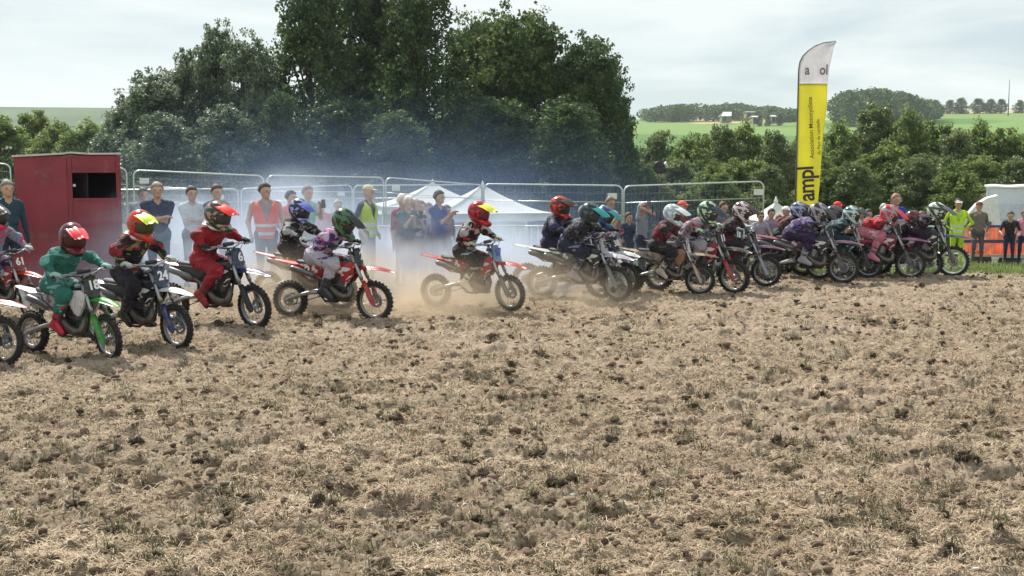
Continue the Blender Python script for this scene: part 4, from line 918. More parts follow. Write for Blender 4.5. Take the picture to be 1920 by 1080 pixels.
def bike(loc, heading, s, label, shroud, ff, rf, side, plate, num, numc, guard, rim=None, steer=0, framec=None, pitch=0, seatc=None, nside=None, hand=None, dirt=.3):
    """heading: radians turned from +x towards the camera"""
    e = empty("motocross_bike", loc, -heading, s); e.rotation_euler = (0, pitch, -heading); tag(e, label, 'motorbike', 'motocross bikes leaving the start line')
    pm = lambda nm, c: plastic(nm, c, dirt)
    FR = framec or mat("frame_dark", (.03, .03, .032), .45, .2, dirt=.2)
    def P(name, key, fn, mats, par=e):
        mats = mats if isinstance(mats, list) else [mats]; k = (key,) + tuple(m.name for m in mats)
        return link(name, part_mesh(k, lambda: fn().mesh(name, mats)), par)
    P("frame", 'frame', m_frame, FR); eng = P("engine", 'engine', m_engine, DARKM); P("cylinder", 'cyl', m_cyl, ALU, eng); P("exhaust_pipe", 'pipe', m_pipe, PIPE); P("silencer", 'sil', m_silencer, SILM)
    P("carburettor", 'carb', m_carb, DARKM); P("swingarm", 'swing', m_swing, SWM); P("chain", 'chain', m_chain, CHN); P("seat", 'seat', m_seat, seatc or SEATM); P("fuel_tank", 'tank', m_tank, shroud)
    for sd in (-1, 1):
        P("radiator_shroud", 'shr%d' % sd, lambda: m_shroud(sd), shroud); sp = P("side_panel", 'side%d' % sd, lambda: m_side(sd), side)
        if nside: text_obj(nside[0], .15, nside[1], sp, (-.27, sd * .1185, .61), (R(90) if sd < 0 else R(-90), 0 if sd < 0 else math.pi, 0))
        P("footpeg", 'peg%d' % sd, lambda: MB().bbox((-.10, sd * .145, .30), (.04, .09, .014), .004), ALU)
        P("radiator", 'rad%d' % sd, lambda: MB().bbox((.245, sd * .075, .58), (.03, .055, .17), .006, rot=(0, R(-14), 0)), DARKM)
    P("shock_absorber", 'shock', lambda: MB().tube([(-.09, 0, .62), (-.17, 0, .37)], .012, 8).tube([(-.09 - .08 * t + .03 * math.cos(t * 38), .03 * math.sin(t * 38), .61 - .22 * t) for t in np.linspace(0, 1, 44)], .005, 4), ALU)
    P("rear_fender", 'rf', m_rfender, rf); wheel("rear_wheel", RA, .235, .042, e, rim or RIMM, False)
    # steering assembly: children turned about the steering axis
    M = Matrix.Translation(HEAD_B) @ Matrix.Rotation(steer, 4, AX) @ Matrix.Translation(-HEAD_B)
    fr = []
    for sd in (-1, 1):
        fr.append(P("fork_leg", 'fl%d' % sd, lambda: m_leg(sd), [ALU, RIMM])); fr.append(P("fork_guard", 'fg%d' % sd, lambda: m_guard(sd), guard))
    fr += [P("front_fender", 'ff', m_ffender, ff), P("triple_clamp", 'tc', m_clamp, DARKM)]
    fr.append(P("brake_hose", 'hose', m_hoses, BLACKP))
    hb = P("handlebar", 'hb', m_bar, rim or ALU); fr.append(hb)
    P("bar_pad", 'bp', lambda: MB().bbox((.226, 0, .938), (.05, .17, .045), .018), hand or BLACKP, hb)
    for sd in (-1, 1):
        P("grip", 'gr%d' % sd, lambda: MB().tube([(.208, sd * .235, .928), (.20, sd * .245, .926), (.20, sd * .345, .925)], [.016, .0165, .0165], 8), BLACKP, hb)
        P("lever", 'lv%d' % sd, lambda: MB().tube([(.225, sd * .20, .925), (.255, sd * .22, .92), (.26, sd * .33, .915)], .006, 5), ALU, hb)
        if hand is not None: P("hand_guard", 'hg%d' % sd, lambda: MB().grid([[(.285 + .02 * math.cos(t * 2), sd * (.20 + .16 * t), z) for t in np.linspace(0, 1, 6)] for z in (.965, .93, .885)], th=.006), hand, hb)
    pl = P("number_plate", 'np', m_plate, plate); fr.append(pl)
    ang = math.atan2(.055, .235); text_obj(num, .135, numc, pl, (.4065, 0, .80), (R(90) - ang * 1.0, 0, R(90)))
    for o in fr: o.matrix_local = M
    w = wheel("front_wheel", FA, .25, .034, e, rim or RIMM, True); w.matrix_local = M @ Matrix.Translation(FA)
    return e, M
# ------------------------------------------------------------------ helmets, gloves, boots, riders
def V3(*a): return np.array(a, float)
def ik(a, b, l1, l2, pole):
    a, b, pole = map(lambda v: np.array(v, float), (a, b, pole)); d = b - a; L = np.linalg.norm(d); L2 = min(L, (l1 + l2) * .995); u = d / L
    x = (l1 * l1 - l2 * l2 + L2 * L2) / (2 * L2); h = math.sqrt(max(l1 * l1 - x * x, 1e-6)); p = pole - u * (pole @ u); p /= np.linalg.norm(p) + 1e-9
    return a + u * x * (L / L2) + p * h
def frame_of(d, up):          # columns: along d, side, up-ish
    d = np.array(d, float); d /= np.linalg.norm(d); up = np.array(up, float); s = np.cross(up, d); s /= np.linalg.norm(s); u = np.cross(d, s); return np.stack([d, s, u], 1)
def mk_helmet():
    """head centre at the origin, x forward; materials: shell, accent, lining"""
    pr = [('e', (-.005, 0, .012), (.148, .122, .138), 0), ('e', (.02, 0, -.03), (.125, .112, .11), 0), ('c', (.10, .055, -.085), (.172, .016, -.098), .038, .032, 0), ('c', (.10, -.055, -.085), (.172, -.016, -.098), .038, .032, 0), ('c', (.172, .016, -.098), (.172, -.016, -.098), .031, .031, 0),
          ('c', (.02, .085, -.075), (.10, .055, -.085), .036, .036, 0), ('c', (.02, -.085, -.075), (.10, -.055, -.085), .036, .036, 0)]
    def cut(G):
        x, y, z = G[..., 0], G[..., 1], G[..., 2]
        port = np.maximum.reduce([.045 - x, np.abs(z + .012 - .10 * 0) - .046 - .0 * x, np.abs(y) - .098])       # face opening
        inner = np.sqrt(((x + .005) / .122) ** 2 + (y / .096) ** 2 + ((z - .01) / .112) ** 2) - 1
        port = np.maximum(port, -(x - .075 + .35 * np.abs(y)))
        neck = np.maximum(np.sqrt((x + .01) ** 2 + y ** 2) - .078, z + .04)
        return np.maximum.reduce([-np.maximum(port, .03 - x), -inner * .11, -neck])
    V, Fq, lab = sdf_body(pr, .0078, .02, cut); c = V[Fq].mean(1); x, y, z = c.T
    r_in = np.sqrt((x / .130) ** 2 + (y / .104) ** 2 + ((z - .01) / .12) ** 2)
    mi = np.zeros(len(Fq), int)
    st = (np.abs(z - .055 - .35 * (x + .02)) < .018) & (np.abs(y) > .03); st2 = (np.abs(z + .055 + .5 * (x - .02)) < .020) & (x < .13); st3 = (np.abs(y) < .014) & (z > .05)
    mi[st | st2 | st3] = 1; mi[(z < -.085) & (x > .05) & (np.abs(y) < .05)] = 1; mi[(r_in < .93)] = 2
    return V, Fq, mi
HV = mk_helmet()
def mk_peak():
    P = []
    for t in np.linspace(0, 1, 7):
        x = .035 + .235 * t; z = .128 + .012 * t - .050 * t * t; w = .094 - .004 * t - .024 * t ** 5
        P.append([(x - .05 * abs(u) ** 2, u * w, z - .028 * abs(u) ** 2.2 + .012 * (abs(u) < .2)) for u in np.linspace(-1, 1, 11)])
    return MB().grid(P, th=.006).tube([(.04, -.085, .09), (.10, -.075, .10)], .008, 5).tube([(.04, .085, .09), (.10, .075, .10)], .008, 5)
def mk_gog():
    b = MB(); P = []
    for zz, k in ((-.052, .86), (-.040, 1.0), (0.0, 1.03), (.032, 1.0), (.045, .86)):
        P.append([(.055 + .068 * k * math.cos(a), .098 * k * math.sin(a), zz - .010) for a in np.linspace(-1.25, 1.25, 13)])
    return b.grid(P, th=.012)
def mk_lens():
    return MB().grid([[(.058 + .072 * math.cos(a), .088 * math.sin(a), zz - .010) for a in np.linspace(-1.0, 1.0, 13)] for zz in (-.034, -.01, .01, .028)], th=.003)
def mk_glove(sd):
    """hand closed on a bar along y at the origin; palm behind and above"""
    pr = [('c', (-.055, 0, .020), (-.02, 0, .026), .030, .027, 0), ('c', (-.05, .02 , .018), (-.015, .022, .022), .022, .022, 0), ('c', (-.05, -.02, .018), (-.015, -.022, .022), .022, .022, 0), ('c', (-.10, 0, .028), (-.055, 0, .022), .030, .027, 1)]
    for i, (y, r_, l) in enumerate(((.030, .0095, 1.0), (.011, .010, 1.06), (-.009, .010, 1.0), (-.029, .0085, .9))):
        y *= sd; pr += [('c', (-.008, y, .028), (.022 * l, y, .022), r_, r_, 0), ('c', (.022 * l, y, .022), (.028 * l, y, -.004), r_, r_ * .95, 0), ('c', (.028 * l, y, -.004), (.006, y, -.022), r_ * .95, r_ * .8, 0)]
    pr += [('c', (-.045, .030 * sd, .008), (-.022, .044 * sd, -.006), .013, .0115, 0), ('c', (-.022, .044 * sd, -.006), (.004, .036 * sd, -.020), .0115, .009, 0)]
    return sdf_body(pr, .0058, .006)
GLV = {s: mk_glove(s) for s in (-1, 1)}
def mk_boot():
    """ankle at origin, sole at z=-.085, toe to +x"""
    pr = [('c', (-.0, 0, .20), (0, 0, 0), .060, .048, 0), ('c', (-.035, 0, -.045), (.0, 0, .0), .04, .045, 0), ('c', (-.03, 0, -.05), (.13, 0, -.052), .038, .033, 0), ('c', (.0, 0, -.01), (.10, 0, -.042), .045, .032, 0), ('c', (.045, 0, .18), (.05, 0, .04), .025, .02, 1),
          ('c', (-.05, 0, -.078), (.15, 0, -.078), .026, .026, 2), ('c', (-.01, .045, .13), (.03, .045, .13), .014, .014, 1), ('c', (-.01, .045, .06), (.03, .045, .06), .014, .014, 1), ('c', (-.01, -.045, .13), (.03, -.045, .13), .014, .014, 1), ('c', (-.01, -.045, .06), (.03, -.045, .06), .014, .014, 1)]
    return sdf_body(pr, .0085, .012, cut=lambda G: np.maximum(-(G[..., 2] + .092), G[..., 2] - .225))
BTV = mk_boot()
INNER = mat("lining_black", (.012, .012, .014), .8)
def lens_mat(c): return mat("goggle_lens", c, .08, .6, .05)
def obj3(name, data, mats, parent, M=None):
    V, Fq, mi = data; o = link(name, mesh_np(name, V, Fq, mats, np.minimum(mi, len(mats) - 1), True), parent)
    if M is not None: o.matrix_local = M
    return o
def helmet_on(person, M, shell, accent, peakc, lens=(.05, .05, .06), frame=(.03, .03, .03), peak=True):
    k = ('hel', shell, accent)
    sm_ = gear("helmet_shell", tuple(shell), tuple(accent), .42, .22, tuple(v * .45 for v in shell), 7.0); am = mat("helmet_graphics", accent, .3, 0, .04)
    if k not in _bm: _bm[k] = mesh_np("helmet", HV[0], HV[1], [sm_, am, INNER], HV[2], True)
    h = link("helmet", _bm[k], person); h.matrix_local = M
    if peak:
        pm = mat("peak_plastic", peakc, .3, 0, .05, coat=.3); link("peak", part_mesh(('peak', pm.name), lambda: mk_peak().mesh("peak", [pm])), h)
    gm = mat("goggle_frame", frame, .5); link("goggles", part_mesh(('gog', gm.name), lambda: mk_gog().mesh("goggles", [gm])), h)
    lm = lens_mat(lens); link("lens", part_mesh(('lens', lm.name), lambda: mk_lens().mesh("lens", [lm])), h); return h
def dk(g): return tuple(tuple(v * .78 for v in c) if isinstance(c, tuple) else c for c in g)
def rider(bk, M_steer, s, label, jersey, pants, boots, gloves, helm, lean=25, hipx=-.13, hipz=.845, hpitch=10, hyaw=0, elbow=.5, seed=0, tors=.385, boot2=(.03, .03, .03), collar=None, knee_y=.17, footx=-.03, hsc=1.09, foot_down=None, side_lean=0, vest=None, top=None):
    e = empty("person", bk.location, 0, s); e.rotation_euler = bk.rotation_euler; tag(e, label, 'rider', 'young riders on the start line')
    if top is not None:       # sit lower, shorten and lean until the helmet is as high as in the photograph
        head_top = lambda: hipz + tors * math.cos(R(lean)) + math.cos(R(lean) * .75) * .165 + .02 + .146 * hsc
        l0 = lean; hipz -= .06
        for stage in (0, 1, 2, 3):
            for _ in range(30):
                ex = head_top() - top
                if ex <= 0: break
                if stage == 0 and lean < l0 + 7: lean += .5
                elif stage == 1 and tors > .345: tors -= .004
                elif stage == 2 and hipz > .765: hipz -= .004
                elif stage == 3 and lean < 66: lean += 1.2
                else: break
    hip = V3(hipx, 0, hipz); l = R(lean); d = V3(math.sin(l), -side_lean, math.cos(l)); d /= np.linalg.norm(d); sh = hip + d * tors; mid = hip + d * tors * .5 - V3(math.cos(l), 0, -math.sin(l)) * .02
    lat = V3(0, 1, 0); f = np.cross(lat, d); pr = []
    # torso
    pr += [('c', hip + lat * .055, hip - lat * .055, .116, .116, 1), ('c', hip + d * .05, mid, .126, .130, 0), ('c', mid + lat * .03, sh - d * .05 + lat * .065, .121, .113, 0), ('c', mid - lat * .03, sh - d * .05 - lat * .065, .121, .113, 0), ('c', sh + lat * .14, sh - lat * .14, .076, .076, 0), ('c', sh - d * .05 + f * .04, mid + f * .03, .075, .075, 0)]
    hd = sh + V3(math.sin(l * .75) * .175 + .015, -side_lean * .15, math.cos(l * .75) * .165)
    pr += [('c', sh + d * .02, hd - V3(.0, 0, .02), .055, .05, 2), ('e', hd, (.085, .07, .10), 2)]
    steer = Matrix(M_steer)
    for sd in (-1, 1):
        grip = np.array(steer @ Vector((.20, sd * .292, .926))); wr = grip + V3(-.072, 0, .028) ; a = sh + lat * sd * .145
        al = min(.235, np.linalg.norm(np.array(wr) - a) * .56 + .012); el = ik(a, wr, al, al * .96, (-.30, sd * (1.3), -elbow * .5))
        pr += [('c', a, el, .068, .057, 0), ('c', el, wr, .056, .038, 0), ('e', el, (.066, .062, .062), 0)]
        g = obj3("glove", GLV[-sd], [gear("glove_fabric", *gloves)], e, Matrix.Translation(Vector(grip)) @ Matrix.Rotation(math.atan2(*(grip - el)[[1, 0]]) * .35, 4, 'Z'))
        hj = hip + lat * sd * .075
        if foot_down == sd: ank = V3(.14, sd * .36, .125)
        else: ank = V3(footx, sd * .155, .40)
        kn = ik(hj, ank, .345, .335, (1.0, sd * .28, .35)); kn[1] = kn[1] * .6 + sd * knee_y * .4 if foot_down != sd else kn[1]
        pr += [('c', hj, kn, .096, .076, 1), ('c', kn, ank + (kn - ank) * .45, .072, .062, 1), ('e', kn + V3(.02, 0, 0), (.075, .072, .085), 1), ('c', ank + (kn - ank) * .5, ank, .045, .03, 1)]
        X = frame_of((1, sd * .12, -.12 if foot_down != sd else .05), (kn - ank)); z = (kn - ank) / np.linalg.norm(kn - ank); x = V3(1, sd * .12, 0) - z * (V3(1, sd * .12, 0) @ z); x /= np.linalg.norm(x); y = np.cross(z, x)
        Mb = Matrix([[x[i], y[i], z[i], ank[i]] for i in range(3)] + [[0, 0, 0, 1]])
        obj3("boot", BTV, [mat("boot_leather", boots, .45, 0, .1, dirt=.2), mat("boot_buckle", boot2, .45), BLACKP], e, Mb)
    V, Fq, lab = sdf_body(pr, .0165, .03, wr=.0075, seed=seed)
    obj3("body", (V, Fq, lab), [gear("jersey", *dk(jersey)), gear("race_trousers", *dk(pants)), INNER], e)
    if vest is not None:
        vp = [('c', mid + lat * .03, sh - d * .06 + lat * .05, .108, .100, 0), ('c', mid - lat * .03, sh - d * .06 - lat * .05, .108, .100, 0)]
        Vv = sdf_body(vp, .016, .03, cut=lambda G: np.maximum((G - (sh - d * .0)) @ d, -((G - (mid - d * .04)) @ d))); obj3("chest_protector", Vv, [mat("protector_plastic", vest, .35, dirt=.1)], e)
    if collar is not None:
        link("neck_brace", part_mesh(('nb', collar), lambda: MB().lathe([(.085, -.015), (.125, -.02), (.135, .0), (.12, .018), (.09, .012)], 22, axis='Z', closed=True).mesh("neck_brace", [mat("neck_brace_plastic", collar, .4)])), e).matrix_local = Matrix.Translation(Vector(sh + (hd - sh) * .35)) @ Matrix.Rotation(l * .7, 4, 'Y')
    Mh = Matrix.Translation(Vector(hd + V3(.012, 0, .02))) @ Matrix.Rotation(R(hyaw), 4, 'Z') @ Matrix.Rotation(R(hpitch), 4, 'Y') @ Matrix.Scale(hsc, 4)
    helmet_on(e, Mh, **helm); return e

K = lambda *c: srgb(c)
blk, navy, wht_, red_, org_, yel, grn, teal, pur, gry_ = K(22, 22, 26), K(24, 28, 58), K(225, 225, 225), K(190, 22, 28), K(225, 66, 18), K(215, 225, 30), K(40, 165, 45), K(30, 120, 110), K(88, 50, 125), K(120, 122, 128)
ktm, hred, mar, dred, sil = K(225, 55, 15), K(200, 18, 20), K(110, 15, 32), K(150, 14, 35), K(165, 168, 172)
NW = mat("number_white", (.8, .8, .8), .5, var=.02); NB = mat("number_black", (.015, .015, .018), .5); NP = mat("number_blue", (.05, .09, .35), .5)
def ride(i, front, head, s, bk, rd, steer=0, z=0, pitch=0, lat_off=0):
    """front: pixel where the front tyre meets the soil"""
    c = on_ground(front[0], front[1], z + .015); h = R(head); fwd = Vector((math.cos(h), -math.sin(h), 0)); org = c - fwd * .57 * s
    tp = TOPS.get(i)
    if i not in (3, 5) and len(rd['jersey']) < 5: a_ = rd['jersey'] + (.3,) * (3 - min(3, len(rd['jersey']))); rd = dict(rd, jersey=tuple(a_[:3]) + (.75, tuple(.12 + .5 * v for v in rd['jersey'][1])))
    if tp: rd = dict(rd, top=at_depth(900, tp, org.y + .15).z / s)
    e, M = bike((org.x, org.y, z - .012), h, s, steer=R(steer), pitch=R(pitch), **bk); rider(e, M, s, seed=i, **rd)
TOPS = {1: 380, 2: 372, 3: 410, 4: 390, 5: 374, 6: 370, 7: 388, 8: 375, 9: 366, 10: 378, 11: 384, 12: 374, 13: 375, 14: 376, 15: 378, 16: 376, 17: 384, 18: 382, 19: 392, 20: 380, 21: 383}
P = plastic
RIDERS = [
 # off the left edge
 (1, (8, 680), 27, 1.0, dict(label='red fendered bike with only its front wheel inside the left edge', shroud=D('red_plastic', hred), ff=P('red_plastic', hred), rf=WHT, side=WHT, plate=WHT, num='7', numc=NB, guard=BLACKP),
  dict(label='rider of the bike cut off by the left edge, grey gear', jersey=(gry_, wht_), pants=(blk, gry_), boots=wht_, gloves=(blk, wht_), helm=dict(shell=wht_, accent=red_, peakc=red_)), 8),
 (2, (62, 600), 24, 1.0, dict(label='bike with red number plate 61 behind the teal rider', shroud=D('red_plastic', dred), ff=P('red_plastic', hred), rf=P('red_plastic', hred), side=WHT, plate=P('plate_red', dred), num='61', numc=NW, guard=WHT),
  dict(label='rider in pink and white jersey with black and pink helmet at the left edge', jersey=(K(150, 165, 185), K(205, 90, 130), .35), pants=(K(90, 60, 120), K(200, 190, 205), .35), boots=wht_, gloves=(K(210, 210, 205), blk), helm=dict(shell=K(25, 35, 32), accent=K(215, 40, 90), peakc=blk, lens=(.2, .02, .04)), lean=12, hipz=.90, hpitch=12, hyaw=-18), -10),
 (3, (206, 672), 27, 1.0, dict(label='green and white bike with white number 18 on a black plate', shroud=WHT, ff=P('green_plastic', grn), rf=WHT, side=D('white_red_panel', K(215, 210, 212)), plate=P('plate_black', K(18, 30, 26)), num='18', numc=NW, guard=P('green_plastic', grn), framec=mat("frame_green", K(18, 100, 40), .4, dirt=.15)),
  dict(label='rider in teal suit with maroon helmet and bright red peak on the green bike', jersey=(K(45, 128, 115), K(120, 190, 180), .25), pants=(K(45, 128, 115), K(150, 200, 190), .3), boots=K(190, 30, 60), gloves=(K(170, 200, 195), blk), helm=dict(shell=K(120, 18, 32), accent=K(28, 10, 12), peakc=K(235, 25, 45), lens=(.25, .22, .12), frame=K(60, 10, 20)), lean=30, hipx=-.20, hpitch=18, hyaw=-20, elbow=.3), -16),
 (4, (333, 652), 27, 1.04, dict(label='dark blue bike with number 24 plate, between green 18 and the red suited rider', shroud=D('navy_plastic', K(18, 20, 40)), ff=WHT, rf=P('navy_plastic', K(18, 20, 40)), side=BLACKP, plate=P('plate_blue', K(25, 60, 95)), num='24', numc=NW, guard=P('blue_plastic', K(20, 35, 110))),
  dict(label='rider in black and purple with yellow green peak and red and brown helmet', jersey=(K(22, 18, 34), K(165, 30, 45), .22, .75, K(150, 150, 90)), pants=(K(14, 12, 26), K(50, 25, 60)), boots=blk, gloves=(K(205, 205, 195), gry_), helm=dict(shell=K(150, 75, 45), accent=K(200, 25, 30), peakc=K(205, 232, 40), lens=(.05, .06, .03), frame=K(60, 62, 30)), lean=22, hipx=-.16, hipz=.88, hpitch=14, hyaw=-15, collar=wht_), -8),
 (5, (479, 613), 23, 1.14, dict(label='black and blue bike ridden by the rider in the all red suit', shroud=D('black_blue_plastic', K(16, 20, 38)), ff=P('blue_plastic', K(20, 30, 90)), rf=P('red_plastic', hred), side=BLACKP, plate=P('plate_blue', K(25, 60, 95)), num='6', numc=NW, guard=BLACKP),
  dict(label='rider in all red suit sitting upright with bright red peaked helmet', jersey=(K(165, 12, 32), K(120, 8, 24), .2), pants=(K(165, 12, 32), K(200, 60, 80), .2), boots=K(140, 14, 30), gloves=(blk, gry_), helm=dict(shell=K(170, 130, 120), accent=K(25, 55, 30), peakc=K(245, 40, 32), lens=(.1, .03, .03)), lean=13, hipx=-.12, hipz=.88, tors=.36, hpitch=16, hyaw=-8, elbow=.1, collar=wht_), -12),
 (6, (640, 576), 22, 1.08, dict(label='orange bike with an 8 on its side panel, half behind the purple sleeved rider', shroud=D('orange_plastic', ktm), ff=P('orange_plastic', ktm), rf=P('orange_plastic', ktm), side=D('side_red_dark', K(150, 30, 40)), plate=WHT, num='8', numc=NB, guard=P('orange_plastic', ktm), nside=('8', NW)),
  dict(label='rider in black with white striped sleeves and blue and white helmet', jersey=(K(16, 14, 22), K(190, 190, 195), .22), pants=(K(14, 12, 20), K(90, 30, 60), .2), boots=blk, gloves=(K(215, 215, 210), blk), helm=dict(shell=K(150, 160, 200), accent=K(28, 34, 60), peakc=K(80, 95, 175), lens=(.7, .25, .06), frame=K(40, 40, 50)), lean=12, hipx=-.24, hipz=.88, hpitch=20, hyaw=-15, tors=.40), 0),
 (7, (703, 599), 17, 1.09, dict(label='red and orange bike with white 2 plate in front of the blue helmeted rider', shroud=D('red_orange_plastic', K(200, 30, 22)), ff=P('red_orange_plastic', K(200, 30, 22)), rf=P('orange_plastic', ktm), side=D('side_red', K(190, 30, 30)), plate=P('plate_black', K(18, 20, 26)), num='2', numc=NW, guard=P('red_plastic', hred), nside=('2', NW)),
  dict(label='crouching rider with purple and pink sleeves and black and green helmet', jersey=(K(70, 45, 120), K(215, 190, 215), .45, .75, K(215, 90, 150)), pants=(K(205, 200, 212), K(90, 70, 120), .2), boots=K(45, 52, 60), gloves=(blk, gry_), helm=dict(shell=K(22, 34, 28), accent=K(70, 110, 70), peakc=K(15, 22, 22), lens=(.03, .02, .03)), lean=40, hipx=-.22, hpitch=34, hyaw=-5, elbow=.2), -6),
 (8, (957, 580), 24, 1.05, dict(label='orange bike with pale blue number plate ridden with red and yellow helmet', shroud=D('red_orange_plastic', K(200, 30, 22)), ff=P('red_plastic', K(205, 22, 30)), rf=P('red_plastic', K(205, 22, 30)), side=D('side_red', K(190, 30, 30)), plate=P('plate_pale_blue', K(130, 165, 210)), num='57', numc=NP, guard=P('guard_grey', K(120, 112, 118))),
  dict(label='rider in black with red chest, white shin boots and red helmet with yellow peak', jersey=(K(16, 16, 20), K(190, 190, 190), .3, .75, K(190, 25, 35)), pants=(K(15, 15, 20), K(200, 200, 205), .2), boots=K(215, 208, 196), gloves=(K(190, 190, 150), blk), helm=dict(shell=K(205, 20, 38), accent=K(120, 12, 25), peakc=K(228, 226, 70), lens=(.2, .12, .16), frame=K(90, 20, 30)), lean=18, hipx=-.15, hipz=.86, hpitch=14, hyaw=-10, tors=.40), -14),
 (9, (1128, 556), 22, 1.1, dict(label='grey white bike behind, its rear fender showing left of the dark rider', shroud=WHT, ff=WHT, rf=WHT, side=D('side_grey_green', K(110, 130, 115)), plate=BLACKP, num='9', numc=NW, guard=BLACKP),
  dict(label='rider in navy jacket with red orange helmet behind the teal peaked rider', jersey=(K(26, 28, 60), K(60, 60, 110), .2), pants=(K(22, 22, 48), K(80, 30, 60), .2), boots=blk, gloves=(K(150, 60, 100), blk), helm=dict(shell=K(215, 62, 30), accent=K(90, 30, 20), peakc=K(60, 25, 22), lens=(.3, .2, .1)), lean=8, hipx=-.22, hipz=.88, hpitch=14, hyaw=-14, tors=.40), 0),
 (10, (1158, 561), 20, 1.08, dict(label='black and white bike of the crouched rider with the teal peak', shroud=D('black_plastic_gloss', K(22, 22, 30)), ff=P('fender_white_lilac', K(205, 198, 210)), rf=WHT, side=D('side_grey_green', K(110, 130, 115)), plate=P('plate_white_grey', K(190, 190, 195)), num='5', numc=NB, guard=P('guard_grey', K(140, 140, 146)), framec=mat("frame_grey", (.2, .2, .22), .4, .3)),
  dict(label='crouched rider in dark purple with grey green helmet and long teal peak', jersey=(K(30, 24, 44), K(70, 60, 80), .25), pants=(K(34, 36, 62), K(150, 155, 175), .3), boots=K(120, 125, 135), gloves=(blk, gry_), helm=dict(shell=K(70, 92, 90), accent=K(25, 30, 32), peakc=K(35, 150, 145), lens=(.15, .05, .05)), lean=33, hipx=-.20, hpitch=26, hyaw=-10), -20),
 (11, (1176, 546), 22, 1.02, dict(label='blue bike with white number 38 and red handguards', shroud=D('blue_plastic', K(30, 38, 110)), ff=WHT, rf=P('blue_plastic', K(30, 38, 110)), side=D('blue_plastic', K(30, 38, 110)), plate=P('plate_navy', K(30, 32, 80)), num='38', numc=NW, guard=WHT, hand=P('red_guard', K(160, 40, 70))),
  dict(label='rider in blue jersey mostly hidden behind the teal peaked helmet', jersey=(K(45, 60, 150), K(110, 90, 180), .3), pants=(navy, gry_), boots=wht_, gloves=(blk, red_), helm=dict(shell=K(40, 130, 130), accent=K(60, 50, 120), peakc=K(40, 140, 140)), lean=38, hipx=-.2, hpitch=28), -24),
 (12, (1312, 550), 20, 1.0, dict(label='mud covered cream and brown bike left of the red and black one', shroud=P('muddy_plastic', K(150, 110, 85)), ff=P('muddy_cream', K(205, 180, 155)), rf=P('muddy_cream', K(205, 180, 155)), side=D('muddy_cream', K(190, 165, 140)), plate=WHT, num='3', numc=NB, guard=P('muddy_cream', K(205, 180, 155)), dirt=.6, framec=mat("frame_muddy", (.35, .27, .2), .7, dirt=.7)),
  dict(label='rider in maroon jersey with plain white helmet, leaning forward', jersey=(K(125, 12, 35), K(40, 30, 32), .35), pants=(K(30, 34, 36), K(100, 90, 85), .25), boots=K(190, 175, 160), gloves=(K(150, 130, 120), blk), helm=dict(shell=K(215, 228, 232), accent=K(165, 175, 180), peakc=K(225, 232, 236), lens=(.2, .2, .22)), lean=28, hipx=-.16, hpitch=22, hyaw=-8), 0),
 (13, (1376, 548), 26, 1.13, dict(label='black and red bike ridden with the white, green and black striped helmet', shroud=D('dark_red_plastic', K(160, 12, 35)), ff=P('black_plastic_gloss', K(24, 22, 28)), rf=P('dark_red_plastic', K(120, 15, 40)), side=D('side_patterned', K(130, 115, 125)), plate=P('plate_teal_black', K(22, 30, 34)), num='11', numc=NW, guard=P('red_plastic', K(190, 20, 40))),
  dict(label='rider in grey white gear with green white and black helmet and white boots', jersey=(K(165, 160, 172), K(40, 36, 50), .3, .75, K(200, 40, 55)), pants=(K(180, 172, 180), K(80, 72, 88), .25), boots=K(205, 200, 198), gloves=(K(210, 215, 190), grn), helm=dict(shell=K(175, 200, 150), accent=K(40, 50, 60), peakc=K(40, 44, 62), lens=(.5, .05, .1)), lean=34, hipx=-.20, hipz=.86, hpitch=30, hyaw=-6), -14),
 (14, (1436, 535), 24, 1.06, dict(label='dark bike with silver fork just behind the black and red bike', shroud=D('dark_teal_plastic', K(28, 44, 56)), ff=P('purple_fender', K(110, 60, 90)), rf=BLACKP, side=BLACKP, plate=P('plate_teal_black', K(22, 30, 34)), num='4', numc=NW, guard=P('guard_silver', K(170, 172, 180))),
  dict(label='rider in dark maroon gear with brown red and white helmet', jersey=(K(70, 18, 36), K(30, 24, 34), .4), pants=(blk, mar), boots=blk, gloves=(K(150, 150, 155), blk), helm=dict(shell=K(110, 45, 48), accent=K(200, 195, 195), peakc=K(70, 30, 30), lens=(.1, .08, .08)), lean=30, hipx=-.16, hpitch=26), 0),
 (15, (1580, 529), 19, 1.13, dict(label='purple bike of the crouched purple rider below the flag', shroud=D('purple_black_plastic', K(48, 28, 60)), ff=P('purple_fender', K(110, 60, 90)), rf=P('pink_fender', K(165, 70, 100)), side=D('side_plum', K(110, 40, 75)), plate=P('plate_teal_black', K(22, 30, 34)), num='21', numc=NW, guard=P('dark_guard', K(60, 50, 66))),
  dict(label='deeply crouched rider in purple with black helmet, below the flag', jersey=(K(85, 58, 120), K(150, 140, 170), .28), pants=(K(48, 30, 72), K(90, 60, 110), .25), boots=K(150, 150, 160), gloves=(blk, wht_), helm=dict(shell=K(50, 38, 44), accent=K(150, 148, 155), peakc=K(28, 18, 24), lens=(.2, .1, .1)), lean=44, hipx=-.26, hpitch=38, tors=.40), 0),
 (16, (1536, 520), 22, 1.05, dict(label='dark bike hidden behind the purple rider', shroud=BLACKP, ff=BLACKP, rf=P('pink_fender', K(165, 70, 100)), side=BLACKP, plate=WHT, num='10', numc=NB, guard=BLACKP),
  dict(label='rider with blue and grey helmet just left above the purple rider', jersey=(K(90, 30, 30), K(40, 34, 40), .4), pants=(blk, gry_), boots=blk, gloves=(blk, gry_), helm=dict(shell=K(62, 66, 100), accent=K(160, 165, 180), peakc=K(40, 40, 70)), lean=22, hipx=-.14, hpitch=18), 0),
